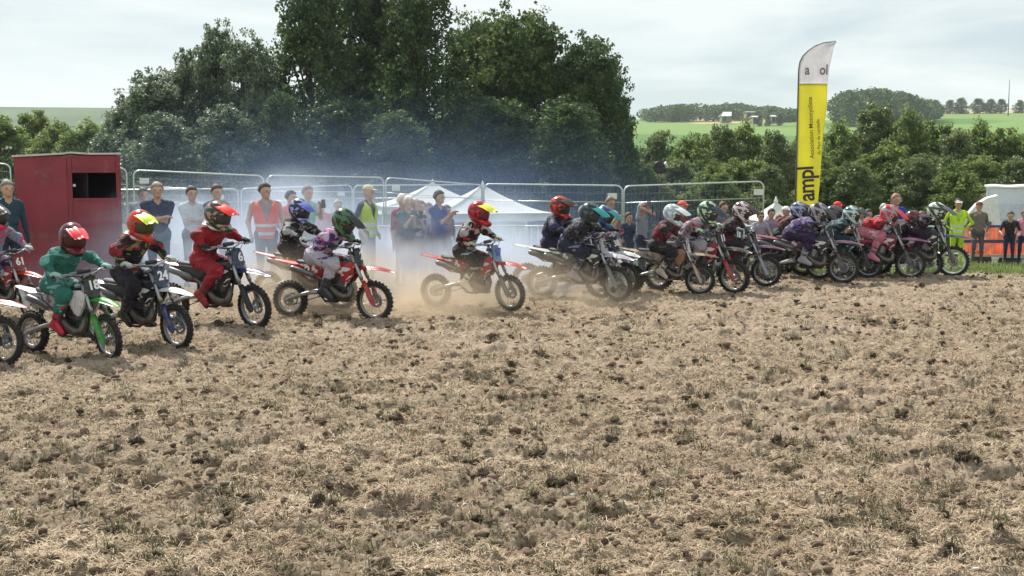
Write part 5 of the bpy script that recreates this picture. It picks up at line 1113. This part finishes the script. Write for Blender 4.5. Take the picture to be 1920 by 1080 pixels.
 (17, (1628, 519), 22, 1.05, dict(label='teal and pink bike between the purple and the red rider', shroud=D('teal_plastic', K(20, 80, 92)), ff=P('pink_fender', K(190, 60, 100)), rf=P('pink_fender', K(190, 60, 100)), side=D('teal_plastic', K(20, 80, 92)), plate=WHT, num='14', numc=NB, guard=BLACKP),
  dict(label='rider in teal jersey with dark green striped helmet', jersey=(K(45, 85, 92), K(120, 150, 155), .25), pants=(K(20, 60, 70), K(20, 30, 40), .3), boots=K(190, 170, 175), gloves=(blk, teal), helm=dict(shell=K(60, 92, 90), accent=K(190, 205, 200), peakc=K(35, 50, 50)), lean=26, hipx=-.16, hpitch=20), 0),
 (18, (1706, 520), 21, 1.12, dict(label='red and plum bike of the rider in the bright red jersey', shroud=D('plum_red_plastic', K(130, 22, 50)), ff=P('plum_fender', K(110, 60, 110)), rf=P('pink_fender', K(200, 60, 90)), side=D('side_plum', K(120, 40, 70)), plate=BLACKP, num='12', numc=NW, guard=P('dark_guard', K(60, 50, 66))),
  dict(label='rider in bright red jersey with red peaked helmet and pink white trousers', jersey=(K(205, 22, 42), K(60, 14, 24), .25), pants=(K(215, 130, 150), K(235, 200, 210), .35), boots=K(190, 120, 140), gloves=(K(90, 60, 50), blk), helm=dict(shell=K(205, 30, 55), accent=K(150, 150, 155), peakc=K(222, 20, 50), lens=(.1, .05, .06)), lean=42, hipx=-.24, hpitch=34, tors=.40), 0),
 (19, (1742, 516), 21, 1.02, dict(label='bike with violet rear fender and red side panel under the rightmost rider', shroud=D('red_plastic', hred), ff=P('violet_fender', K(60, 48, 110)), rf=P('violet_fender', K(60, 48, 110)), side=D('side_red8', K(165, 28, 40)), plate=WHT, num='8', numc=NB, guard=BLACKP, nside=('8', NW)),
  dict(label='rider in dark gear with black helmet behind the red rider', jersey=(K(40, 36, 46), K(90, 40, 50), .25), pants=(blk, gry_), boots=blk, gloves=(blk, gry_), helm=dict(shell=K(40, 34, 38), accent=K(120, 40, 40), peakc=K(30, 26, 30)), lean=36, hipx=-.2, hpitch=30), 0),
 (20, (1786, 517), 20, 1.18, dict(label='dark violet bike with light rimmed front wheel, rightmost of the start', shroud=D('violet_black_plastic', K(38, 26, 48)), ff=P('violet_grey_fender', K(78, 72, 100)), rf=P('violet_fender', K(60, 48, 110)), side=D('side_red8', K(165, 28, 40)), plate=BLACKP, num='17', numc=NW, guard=P('dark_guard', K(60, 50, 66)), rim=mat("rim_light", (.7, .78, .74), .35, .3)),
  dict(label='rightmost rider in charcoal gear with white and olive helmet', jersey=(K(46, 36, 50), K(120, 115, 125), .2), pants=(K(42, 28, 48), K(80, 60, 84), .2), boots=K(60, 50, 58), gloves=(blk, gry_), helm=dict(shell=K(200, 208, 192), accent=K(58, 66, 52), peakc=K(95, 92, 98), lens=(.45, .15, .1)), lean=38, hipx=-.18, hpitch=26, tors=.40), 0),
 (21, (1590, 514), 22, 1.05, dict(label='black bike in the second rank behind the teal rider', shroud=BLACKP, ff=BLACKP, rf=BLACKP, side=WHT, plate=WHT, num='16', numc=NB, guard=BLACKP),
  dict(label='rider with dark brown helmet between the purple and teal riders', jersey=(K(35, 30, 36), K(150, 150, 155), .3), pants=(blk, gry_), boots=blk, gloves=(blk, gry_), helm=dict(shell=K(48, 38, 42), accent=K(90, 80, 85), peakc=K(30, 26, 30)), lean=24, hipx=-.14, hpitch=22), 0),
]
for (i, fr_, hd_, s_, bk_, rd_, st_) in RIDERS: ride(i, fr_, hd_, s_, bk_, rd_, steer=st_)

# ------------------------------------------------------------------ spectators
SKIN = [mat("skin", c, .55, var=.06) for c in ((.50, .31, .22), (.42, .25, .17), (.56, .37, .28))]
def hand_prims(w, d, r=1.0):
    """relaxed hand from wrist w along d"""
    X = frame_of(d, (0.2, .5, .9)); o = lambda a, b, c: np.array(w) + X @ V3(a, b, c) * r
    pr = [('c', o(0, 0, 0), o(.06, 0, 0), .026 * r, .030 * r, 0), ('c', o(.05, .018, 0), o(.05, -.018, 0), .02 * r, .02 * r, 0)]
    for y, l in ((.030, .068), (.010, .078), (-.010, .072), (-.029, .056)):
        pr += [('c', o(.075, y, 0), o(.075 + l * .5, y * 1.05, -.008), .0095 * r, .009 * r, 0), ('c', o(.075 + l * .5, y * 1.05, -.008), o(.075 + l * .85, y, -.030), .009 * r, .0075 * r, 0)]
    pr += [('c', o(.02, .025, -.004), o(.05, .050, -.010), .013 * r, .011 * r, 0), ('c', o(.05, .050, -.010), o(.078, .050, -.022), .011 * r, .009 * r, 0)]
    return pr
def person(px, py, d, label, face=-90, shirt=K(60, 70, 95), trous=K(40, 45, 70), hair=K(60, 42, 30), skin=0, pose='down', cap=None, shorts=False, vest=None, sleeves='short', build=1.0, hairlong=False, female=False, glasses=False, group='spectators along the fence', lean=0, headturn=0, bag=False, stripes=None):
    """top of the head at pixel (px, py), standing d metres away"""
    p = at_depth(px, py, d); g = T(p.x, d) - .015; Ht = max(.9, p.z - g); k = Ht / 1.75; hk = k if Ht > 1.5 else k * 1.0 + .10 * (1.5 - Ht)
    e = empty("person", (p.x, d, g), R(face), 1.0); tag(e, label, 'person', group); S = k; kid = Ht < 1.45
    sk = SKIN[skin]; W = build * (1.0 if not female else .9)
    A = lambda x, y, z: V3(x, y, z) * S
    l = lean; pel = A(0, 0, .93); ch = A(.02 + l * .45, 0, 1.33 - abs(l) * .12); sh = A(.0 + l * .5, 0, 1.43 - abs(l) * .16); pr = []
    yh = .085 * W
    pr += [('c', pel + A(0, yh * .6, 0), pel - A(0, yh * .6, 0), .125 * S * W, .125 * S * W, 1), ('c', pel + A(.01, 0, .06), (pel + ch) / 2 + A(.01, 0, 0), .125 * S * W, .122 * S * W, 0),
           ('c', (pel + ch) / 2 + A(0, .03, 0), ch + A(0, .075 * W, 0), .118 * S * W, .10 * S, 0), ('c', (pel + ch) / 2 - A(0, .03, 0), ch - A(0, .075 * W, 0), .118 * S * W, .10 * S, 0),
           ('c', sh + A(-.01, .145 * W, -.02), sh + A(-.01, -.145 * W, -.02), .062 * S, .062 * S, 0)]
    hdx = sh + A(.03 + l * .14, 0, .0); top = Ht; r_h = .5 * .235 * hk / 1.0
    hc = V3(hdx[0] + .01, 0, (top if not l else sh[2] + .31 * S) - r_h - .012)
    pr += [('c', sh + A(0, 0, -.01), hc - V3(.015, 0, r_h * .5), .058 * S, .050 * S, 2), ('c', sh + A(-.01, .1, -.01), sh + A(0, .03, .04), .045 * S, .04 * S, 0), ('c', sh + A(-.01, -.1, -.01), sh + A(0, -.03, .04), .045 * S, .04 * S, 0)]
    hr = r_h
    head = [('e', hc + V3(-.08, 0, .1) * hr, (hr * .84, hr * .70, hr * .92), 2), ('c', hc + V3(.2, 0, -.45) * hr, hc + V3(.48, 0, -.66) * hr, hr * .50, hr * .30, 2), ('c', hc + V3(.72, 0, .12) * hr, hc + V3(.94, 0, -.16) * hr, hr * .09, hr * .13, 2),
            ('c', hc + V3(.58, .28, .16) * hr, hc + V3(.58, -.28, .16) * hr, hr * .17, hr * .17, 2)] + [('c', hc + V3(-.08, sd * .68, .10) * hr, hc + V3(-.10, sd * .72, -.20) * hr, hr * .12, hr * .10, 2) for sd in (-1, 1)]
    ct, st_ = math.cos(R(headturn)), math.sin(R(headturn)); Rt = np.array([[ct, -st_, 0], [st_, ct, 0], [0, 0, 1]])
    rot = lambda q: hc + (Rt @ (np.array(q) - hc))
    for q in head: pr.append(('e', rot(q[1]), q[2], 2) if q[0] == 'e' else ('c', rot(q[1]), rot(q[2]), q[3], q[4], 2))
    hands = []
    for sd in (-1, 1):
        a = sh + A(-.01, sd * .185 * W, -.035); la, lb = .29 * S, .26 * S
        tgt = {'down': A(.06, sd * .27 * W, .80), 'crossed': ch + A(.19, -sd * .08, -.13), 'pocket': A(.06, sd * .22 * W, .93), 'phone': ch + A(.30, sd * .06, .06) if sd == 1 else A(.06, sd * .26 * W, .80),
               'up': sh + A(.05, sd * .22, .42) if sd == -1 else A(.06, sd * .26 * W, .80), 'lean': A(.38 + l * .3, sd * .25, 1.02), 'hips': A(.05, sd * .16 * W, 1.0), 'camera': sh + A(.22, sd * .06, .12), 'clap': ch + A(.30, sd * .03, .0)}[pose]
        pole = {'crossed': (-.5, sd * 1, -.6), 'hips': (-.4, sd * 1.6, 0), 'up': (-.2, sd, -.3)}.get(pose, (-.8, sd * .35, -.3))
        el = ik(a, tgt, la, lb, pole); s1 = 0 if sleeves != 'none' else 2; s2 = 0 if sleeves == 'long' else 2
        pr += [('c', a, el, .053 * S * W ** .5, .040 * S, s1), ('c', el, tgt, .039 * S, .027 * S, s2)]
        hd = {'crossed': A(-.02, -sd * 1, .15), 'up': A(0, 0, 1), 'hips': A(.4, -sd, -.5), 'lean': A(1, -sd * .3, -.2), 'clap': A(.7, -sd * .4, .5)}.get(pose, (tgt - el)); hands.append((tgt, hd))
        hj = pel + A(0, sd * .085, -.02); kn = A(.03, sd * .10, .50); an = A(-.01, sd * .11, .09)
        pr += [('c', hj, kn, .088 * S * W, .058 * S * W ** .5, 1), ('c', kn, an, .054 * S, .038 * S, 2 if shorts else 1), ('c', an - A(.04, 0, .04), an + A(.15, sd * .02, -.045), .042 * S, .034 * S, 3)]
    V, Fq, lab = sdf_body(pr, .021 if Ht > 1.3 else .019, .03 * S, cut=lambda G: -G[..., 2], wr=.0025, seed=int(px))
    parts = [(V, Fq, lab)]
    for w, hd in hands:
        hv, hf, hl = sdf_body(hand_prims(w, hd, S), .0085 * S + .001, .008); parts.append((hv, hf, np.full(len(hf), 2)))
    # face details are colour regions of the skin mesh
    VV, FF, LL, o = [], [], [], 0
    for a_, b_, c_ in parts: VV.append(a_); FF.append(b_ + o); LL.append(c_); o += len(a_)
    V, Fq, lab = np.vstack(VV), np.vstack(FF), np.concatenate(LL)
    body = link("body", mesh_np("body", V, Fq, [gear("shirt_cloth", shirt, stripes or tuple(c * .8 for c in shirt), .1 if not stripes else .45, .85, None, 4 if not stripes else 9), gear("trouser_cloth", trous, tuple(c * .75 for c in trous), .2, .85), sk, mat("shoe", (.08, .075, .07), .6)], lab, True), e)
    Mh = Matrix.Translation(Vector(hc)) @ Matrix.Rotation(R(headturn), 4, 'Z')
    for sd in (-1, 1):
        ey = MB().lathe([(.001, .0), (.10, .02), (.12, .06), (.10, .10), (.001, .12)], 8, axis='X').xf(Matrix.Scale(hr, 4)); ey.xf(Matrix.Translation(Vector((.66 * hr, sd * .30 * hr, .06 * hr)))); o_ = ey.build("eye", mat("eye_dark", (.05, .035, .03), .3), e); o_.matrix_local = Mh
    m_ = MB().bbox((.66 * hr, 0, -.42 * hr), (.10 * hr, .34 * hr, .05 * hr), .015 * hr).build("mouth", mat("lip", (.38, .15, .13), .6), e); m_.matrix_local = Mh
    if glasses:
        o_ = MB().bbox((.80 * hr, .28 * hr, .10 * hr), (.05 * hr, .42 * hr, .24 * hr), .02 * hr).bbox((.80 * hr, -.28 * hr, .10 * hr), (.05 * hr, .42 * hr, .24 * hr), .02 * hr).tube([(.8 * hr, .5 * hr, .15 * hr), (0, .74 * hr, .1 * hr)], .02 * hr, 4).tube([(.8 * hr, -.5 * hr, .15 * hr), (0, -.74 * hr, .1 * hr)], .02 * hr, 4).build("sunglasses", INNER, e); o_.matrix_local = Mh
    if hair is not None:
        hp = [('e', V3(-.16, 0, .22) * hr, (hr * .98, hr * .86, hr * 1.0), 0)] + ([('c', V3(-.55, 0, -.1) * hr, V3(-.7, 0, -1.3) * hr, hr * .55, hr * .35, 0)] if hairlong else [])
        fx = lambda G: np.minimum.reduce([G[..., 0] / hr - .10 + 0 * G[..., 0], .38 - G[..., 2] / hr]) * hr
        fx2 = lambda G: np.maximum(np.minimum(G[..., 0] - (.02 + .35 * G[..., 2] / hr) * hr, .50 * hr - G[..., 2] + .12 * G[..., 0]), -(G[..., 2] + (.35 if not hairlong else 9) * hr + .3 * G[..., 0]))
        hv = sdf_body(hp, hr * .12, .03, cut=fx2, wr=.004); o_ = obj3("hair", hv, [mat("hair", hair, .6, var=.3, vscale=30, bump=.6, bscale=120)], e, Mh)
    if cap is not None:
        cm = mat("cap_cloth", cap, .8, bump=.2); cp = [('e', V3(-.10, 0, .30) * hr, (hr * .95, hr * .85, hr * .82), 0)]
        hv = sdf_body(cp, hr * .11, .03, cut=lambda G: .34 * hr - G[..., 2]); o_ = obj3("cap", hv, [cm], e, Mh)
        MB().grid([[(x * hr, y * hr, (.42 - .10 * (x - .7) ** 2 - .12 * y * y) * hr) for y in np.linspace(-.6, .6, 7)] for x in (.62, .9, 1.15, 1.38)], th=.03 * hr).build("cap_brim", cm, o_)
    if vest is not None:
        vm = mat("hi_vis_vest", vest, .6, var=.06, trans=.15, bump=.3, bscale=10); tm = mat("reflective_tape", (.62, .64, .62), .35)
        vp = [('c', pel + A(.01, 0, .0), (pel + ch) / 2 + A(.01, 0, 0), .150 * S * W, .142 * S * W, 0), ('c', (pel + ch) / 2 + A(0, .03, 0), ch + A(0, .085 * W, 0), .138 * S * W, .12 * S, 0), ('c', (pel + ch) / 2 - A(0, .03, 0), ch - A(0, .085 * W, 0), .138 * S * W, .12 * S, 0), ('c', sh + A(-.01, .11 * W, -.03), sh + A(-.01, -.11 * W, -.03), .080 * S, .080 * S, 0)]
        def vc(G):
            x, y, z = G[..., 0], G[..., 1], G[..., 2]; neck = .075 * S + .0 * z - np.sqrt(y ** 2 + (x - .03) ** 2)
            vee = np.maximum(-(x - .02), .0 + np.abs(y) - (z - 1.12 * S) * .35)
            return np.maximum.reduce([np.where(z > 1.36 * S, neck, -1), -vee, .86 * S - z, z - (sh[2] + .03 * S)])
        hv, hf, hl = sdf_body(vp, .017, .03, cut=vc); cz = hv[hf].mean(1)[:, 2]; hl = ((np.abs(cz - 1.08 * S) < .03 * S) | (np.abs(cz - .95 * S) < .025 * S)).astype(int); obj3("vest", (hv, hf, hl), [vm, tm], e)
    if pose == 'phone' or pose == 'camera':
        c_ = hands[1][0] if pose == 'phone' else hands[0][0]; MB().bbox(tuple(c_ + A(.08, 0, .05)), (.012, .08 * S, .15 * S), .004).build("phone", BLACKP, e)
    if bag: MB().bbox(tuple(A(-.22, 0, 1.2)), (.16 * S, .30 * S, .40 * S), .05 * S).build("backpack", mat("backpack_cloth", (.12, .04, .05), .8), e)
    return e
SPEC = [
 (12, 338, 18.5, 'man in dark teal jacket cut by the left edge beside the red booth', dict(shirt=K(35, 65, 80), hair=K(130, 125, 120), sleeves='long', pose='down', face=-50)),
 (268, 352, 21.0, 'blurred figure in grey behind the navy shirted man, right of the booth', dict(shirt=K(110, 130, 150), hair=K(70, 60, 55), pose='down', face=-60)),
 (294, 342, 19.3, 'stocky man in navy shirt with folded arms right of the red booth', dict(shirt=K(52, 64, 92), trous=K(90, 120, 150), hair=K(150, 140, 120), pose='crossed', build=1.15, face=-70)),
 (358, 349, 20.0, 'man in white tee shirt behind the red suited rider', dict(shirt=K(205, 215, 215), hair=K(70, 50, 40), pose='crossed', face=-55)),
 (405, 346, 20.0, 'short haired man in dark top behind the red suited rider', dict(shirt=K(50, 60, 75), hair=K(70, 50, 40), pose='crossed', face=-50)),
 (497, 343, 19.3, 'man wearing an orange hi-vis vest with hand on hip', dict(shirt=K(150, 138, 138), hair=K(65, 50, 42), pose='pocket', headturn=35, vest=K(235, 95, 80), trous=K(60, 80, 90), build=1.1, face=-75, sleeves='none')),
 (543, 357, 20.0, 'dark haired child in coral shirt beside the orange vest man', dict(shirt=K(215, 85, 95), hair=K(60, 60, 70), pose='hips', face=-30, trous=K(90, 60, 90))),
 (575, 348, 20.5, 'woman in mint green top behind the blue helmeted rider', dict(shirt=K(95, 195, 165), hair=K(120, 100, 100), pose='phone', face=-45, sleeves='none', female=True)),
 (603, 376, 21.5, 'small child in red top seen between the two helmets by the fence', dict(shirt=K(190, 60, 70), hair=K(90, 60, 50), pose='down', face=-90)),
 (632, 375, 22.0, 'grey haired person low behind the black helmeted rider', dict(shirt=K(110, 120, 130), hair=K(150, 155, 160), pose='down', face=-60)),
 (688, 346, 20.0, 'older man with khaki cap in a yellow hi-vis vest over dark shirt', dict(shirt=K(48, 58, 82), hair=None, cap=K(190, 185, 150), vest=K(190, 215, 60), pose='pocket', face=-25, trous=K(60, 90, 80), sleeves='short')),
 (752, 364, 20.4, 'fair haired child in maroon shirt, leftmost of the group before the tent', dict(shirt=K(150, 70, 90), hair=K(215, 205, 185), pose='down', face=-40, trous=K(60, 62, 90))),
 (765, 368, 20.2, 'fair haired child in green top in the group before the tent', dict(shirt=K(50, 100, 105), hair=K(220, 212, 195), pose='clap', face=-70, trous=K(50, 55, 90))),
 (779, 372, 20.3, 'child in black and white patterned shirt before the tent', dict(shirt=K(60, 60, 75), stripes=K(210, 210, 215), hair=K(190, 170, 150), pose='phone', face=-80, trous=K(50, 60, 85))),
 (788, 376, 20.6, 'child in pale lilac shirt right of the patterned shirt', dict(shirt=K(175, 175, 205), hair=K(110, 85, 60), pose='down', face=-60, trous=K(60, 62, 90))),
 (802, 380, 20.8, 'dark haired child between the pale shirt and the blue tee shirt', dict(shirt=K(70, 62, 95), hair=K(110, 75, 60), pose='down', face=-60)),
 (821, 357, 20.2, 'tall boy in royal blue tee shirt before the left white tent', dict(shirt=K(42, 75, 150), hair=K(40, 30, 30), pose='clap', face=-35, trous=K(45, 50, 85))),
 (836, 384, 20.5, 'girl in brown top just right of the royal blue tee shirt', dict(shirt=K(130, 100, 110), hair=K(110, 80, 70), pose='down', face=-50, hairlong=True, female=True)),
 (1092, 386, 21.0, 'grey haired person in pale coat behind the navy jacket rider', dict(shirt=K(150, 155, 165), hair=K(150, 150, 155), pose='down', face=-60, sleeves='long')),
 (1130, 385, 21.0, 'blonde woman in pink top behind the teal peak', dict(shirt=K(190, 120, 130), hair=K(200, 165, 120), pose='down', face=-60, female=True, hairlong=True)),
 (1143, 369, 20.8, 'woman in white lace top with hair up, right of the teal peak', dict(shirt=K(215, 210, 212), hair=K(130, 105, 95), pose='clap', face=-60, female=True, sleeves='none', skin=1)),
 (1203, 380, 21.5, 'man in grey tee shirt photographing beside the last fence panel', dict(shirt=K(140, 150, 158), hair=K(150, 145, 140), pose='camera', face=-30, cap=K(140, 60, 65))),
 (1178, 398, 21.8, 'person in dark blue top low behind the white helmet rider', dict(shirt=K(60, 70, 100), hair=K(70, 55, 50), pose='phone', face=-60)),
 (1277, 376, 21.3, 'person in salmon cap behind the white helmet', dict(shirt=K(120, 60, 60), hair=None, cap=K(225, 95, 75), pose='down', face=-40)),
 (1355, 378, 21.5, 'person with brown hair between the striped and the maroon helmet', dict(shirt=K(110, 105, 115), hair=K(80, 50, 40), pose='down', face=-60)),
 (1426, 397, 23.0, 'person in grey shirt with sunglasses at the crowd barrier', dict(shirt=K(165, 160, 175), hair=K(70, 60, 55), pose='lean', face=-85, glasses=True)),
 (1446, 391, 23.2, 'man in lilac shirt below the pale pyramid tent', dict(shirt=K(150, 135, 160), hair=K(50, 35, 35), pose='lean', face=-80)),
 (1460, 402, 23.4, 'child in peach top next to the man in lilac shirt', dict(shirt=K(200, 160, 140), hair=K(150, 100, 70), pose='down', face=-80)),
 (1472, 386, 22.6, 'person with white cap behind the blue grey helmet', dict(shirt=K(120, 60, 55), hair=None, cap=K(225, 225, 220), pose='down', face=-50)),
 (1569, 377, 22.8, 'person in red cap above the dark green striped helmet', dict(shirt=K(210, 210, 205), hair=None, cap=K(215, 60, 55), pose='down', face=-60)),
 (1598, 388, 23.0, 'person in cream shirt with dark hair between teal and red riders', dict(shirt=K(225, 222, 205), hair=K(80, 60, 50), pose='crossed', face=-80)),
 (1614, 390, 23.1, 'woman in white blouse beside the cream shirted person', dict(shirt=K(220, 218, 210), hair=K(100, 70, 50), pose='down', face=-70, female=True, hairlong=True)),
 (1628, 392, 23.5, 'person in pale grey tee shirt right beside the woman in the white blouse', dict(shirt=K(190, 190, 185), hair=K(60, 50, 45), pose='down', face=-90)),
 (1657, 382, 23.6, 'grey haired person just above the red peaked helmet', dict(shirt=K(160, 150, 150), hair=K(190, 188, 185), pose='down', face=-90)),
 (1679, 363, 22.8, 'big man in royal blue tee shirt behind the red jersey rider', dict(shirt=K(35, 70, 170), hair=K(150, 125, 90), pose='crossed', face=-75, build=1.15, trous=K(40, 50, 85))),
 (1712, 402, 23.8, 'person in dark clothes left of the rightmost helmet', dict(shirt=K(50, 45, 50), hair=K(50, 40, 35), pose='down', face=-70)),
 (1727, 396, 24.4, 'person in white shirt right behind the rightmost helmet', dict(shirt=K(215, 212, 210), hair=K(120, 100, 90), pose='down', face=-70)),
 (1797, 373, 28.0, 'marshal in full yellow hi-vis with white cap right of the last rider', dict(shirt=K(190, 215, 60), hair=K(30, 28, 28), cap=K(225, 222, 215), vest=K(200, 235, 60), pose='hips', trous=K(170, 200, 60), sleeves='long', face=-100)),
 (1836, 378, 31.5, 'person in grey jacket with red cap behind the orange mesh barrier', dict(shirt=K(120, 112, 105), hair=None, cap=K(120, 50, 60), pose='pocket', face=-100, sleeves='long', trous=K(90, 85, 95))),
 (1895, 392, 31.4, 'person in black vest leaning on the orange mesh barrier', dict(shirt=K(40, 40, 46), hair=K(60, 50, 45), pose='lean', face=-110, lean=.35, trous=K(40, 45, 80))),
 (1921, 394, 31.5, 'person in pink top leaning at the right frame edge', dict(shirt=K(225, 150, 175), hair=K(110, 80, 60), pose='down', face=-100, female=True)),
]
for (px, py, d, lab, kw) in SPEC: person(px, py, d, lab, **kw)
# ------------------------------------------------------------------ exhaust smoke, dust, haze
def smoke_box(name, lo, hi, col, dens, label, scale, thr, seed, aniso=.35, core=None, up=1.0):
    c = [(a + b) / 2 for a, b in zip(lo, hi)]; h = [(b - a) / 2 for a, b in zip(lo, hi)]
    m = bpy.data.materials.new(name); m.use_nodes = True; nt = m.node_tree; nt.nodes.clear(); L = nt.links.new
    out = nd(nt, 'ShaderNodeOutputMaterial'); v = nd(nt, 'ShaderNodeVolumePrincipled'); v.inputs['Color'].default_value = (*col, 1); v.inputs['Anisotropy'].default_value = aniso
    t = nd(nt, 'ShaderNodeTexCoord'); mpp = nd(nt, 'ShaderNodeMapping'); mpp.inputs['Location'].default_value = (seed, seed * .3, 0); mpp.inputs['Scale'].default_value = (h[0] / 2, h[1] / 2, h[2] / 1.4); L(t.outputs['Object'], mpp.inputs[0])
    n = nd(nt, 'ShaderNodeTexNoise', Scale=scale, Detail=3.5, Roughness=.55, Distortion=.6); L(mpp.outputs[0], n.inputs['Vector'])
    r1 = nd(nt, 'ShaderNodeMapRange'); r1.inputs[1].default_value = thr; r1.inputs[2].default_value = thr + .28; L(n.outputs['Fac'], r1.inputs[0])
    sx = nd(nt, 'ShaderNodeSeparateXYZ'); L(t.outputs['Object'], sx.inputs[0])
    # smooth falloff: ellipsoid centred low
    sc = nd(nt, 'ShaderNodeVectorMath', operation='MULTIPLY_ADD'); L(t.outputs['Object'], sc.inputs[0]); sc.inputs[1].default_value = (1, 1, .5); sc.inputs[2].default_value = (0, 0, .5 if up else 0)
    ln = nd(nt, 'ShaderNodeVectorMath', operation='LENGTH'); L(sc.outputs[0], ln.inputs[0])
    r2 = nd(nt, 'ShaderNodeMapRange', interpolation_type='SMOOTHSTEP'); r2.inputs[1].default_value = .15; r2.inputs[2].default_value = .98; r2.inputs[3].default_value = 1; r2.inputs[4].default_value = 0; L(ln.outputs['Value'], r2.inputs[0])
    a = nd(nt, 'ShaderNodeMath', operation='MULTIPLY'); L(r1.outputs[0], a.inputs[0]); L(r2.outputs[0], a.inputs[1])
    b = nd(nt, 'ShaderNodeMath', operation='MULTIPLY'); L(a.outputs[0], b.inputs[0]); b.inputs[1].default_value = dens; L(b.outputs[0], v.inputs['Density']); L(v.outputs[0], out.inputs['Volume'])
    o = MB().box((0, 0, 0), (2, 2, 2)).build(name, m, None, loc=c, scale=h); tag(o, label, 'smoke', None, 'stuff'); return o
SMOKES = [
 ("exhaust_smoke", (-10.4, 16.8, -.9), (3.6, 25.0, 2.35), (.72, .81, .97), 4.2, 'bluish white exhaust smoke drifting behind the riders', 1.25, .40, 3, .3),
 ("blue_smoke", (-21, 24, -3.5), (11.5, 47, 5.2), (.30, .43, .74), .105, 'thin blue smoke rising in front of the tall trees', .8, .34, 9, .3),
 ("dust", (-6.8, 14.8, -.4), (3.2, 19.5, 1.15), (.86, .72, .54), 3.4, 'tan dust kicked up behind the rear wheels', 1.5, .40, 17, .3),
]
for s_ in SMOKES: smoke_box(*s_[:5], s_[5], s_[6], s_[7], s_[8], s_[9])
hz_m = bpy.data.materials.new("haze_air"); hz_m.use_nodes = True; hz_m.node_tree.nodes.clear()
_o = hz_m.node_tree.nodes.new('ShaderNodeOutputMaterial'); _v = hz_m.node_tree.nodes.new('ShaderNodeVolumePrincipled'); _v.inputs['Density'].default_value = .00018; _v.inputs['Color'].default_value = (.86, .93, 1, 1); _v.inputs['Anisotropy'].default_value = .3
hz_m.node_tree.links.new(_v.outputs[0], _o.inputs['Volume'])
tag(MB().box((0, 0, 0), (2, 2, 2)).build("haze", hz_m, None, loc=(0, 620, 10), scale=(1560, 740, 65)), 'thin pale summer haze over the valley', 'haze', None, 'stuff')
# lettering becomes plain mesh
bpy.context.view_layer.update(); _dg = bpy.context.evaluated_depsgraph_get()
for o in [o for o in bpy.data.objects if o.type == 'FONT']:
    me = bpy.data.meshes.new_from_object(o.evaluated_get(_dg)); nm = o.name; par, mb = o.parent, o.matrix_local.copy()
    o.name = 'old'; n = link(nm, me, par); n.matrix_local = mb; bpy.data.objects.remove(o)
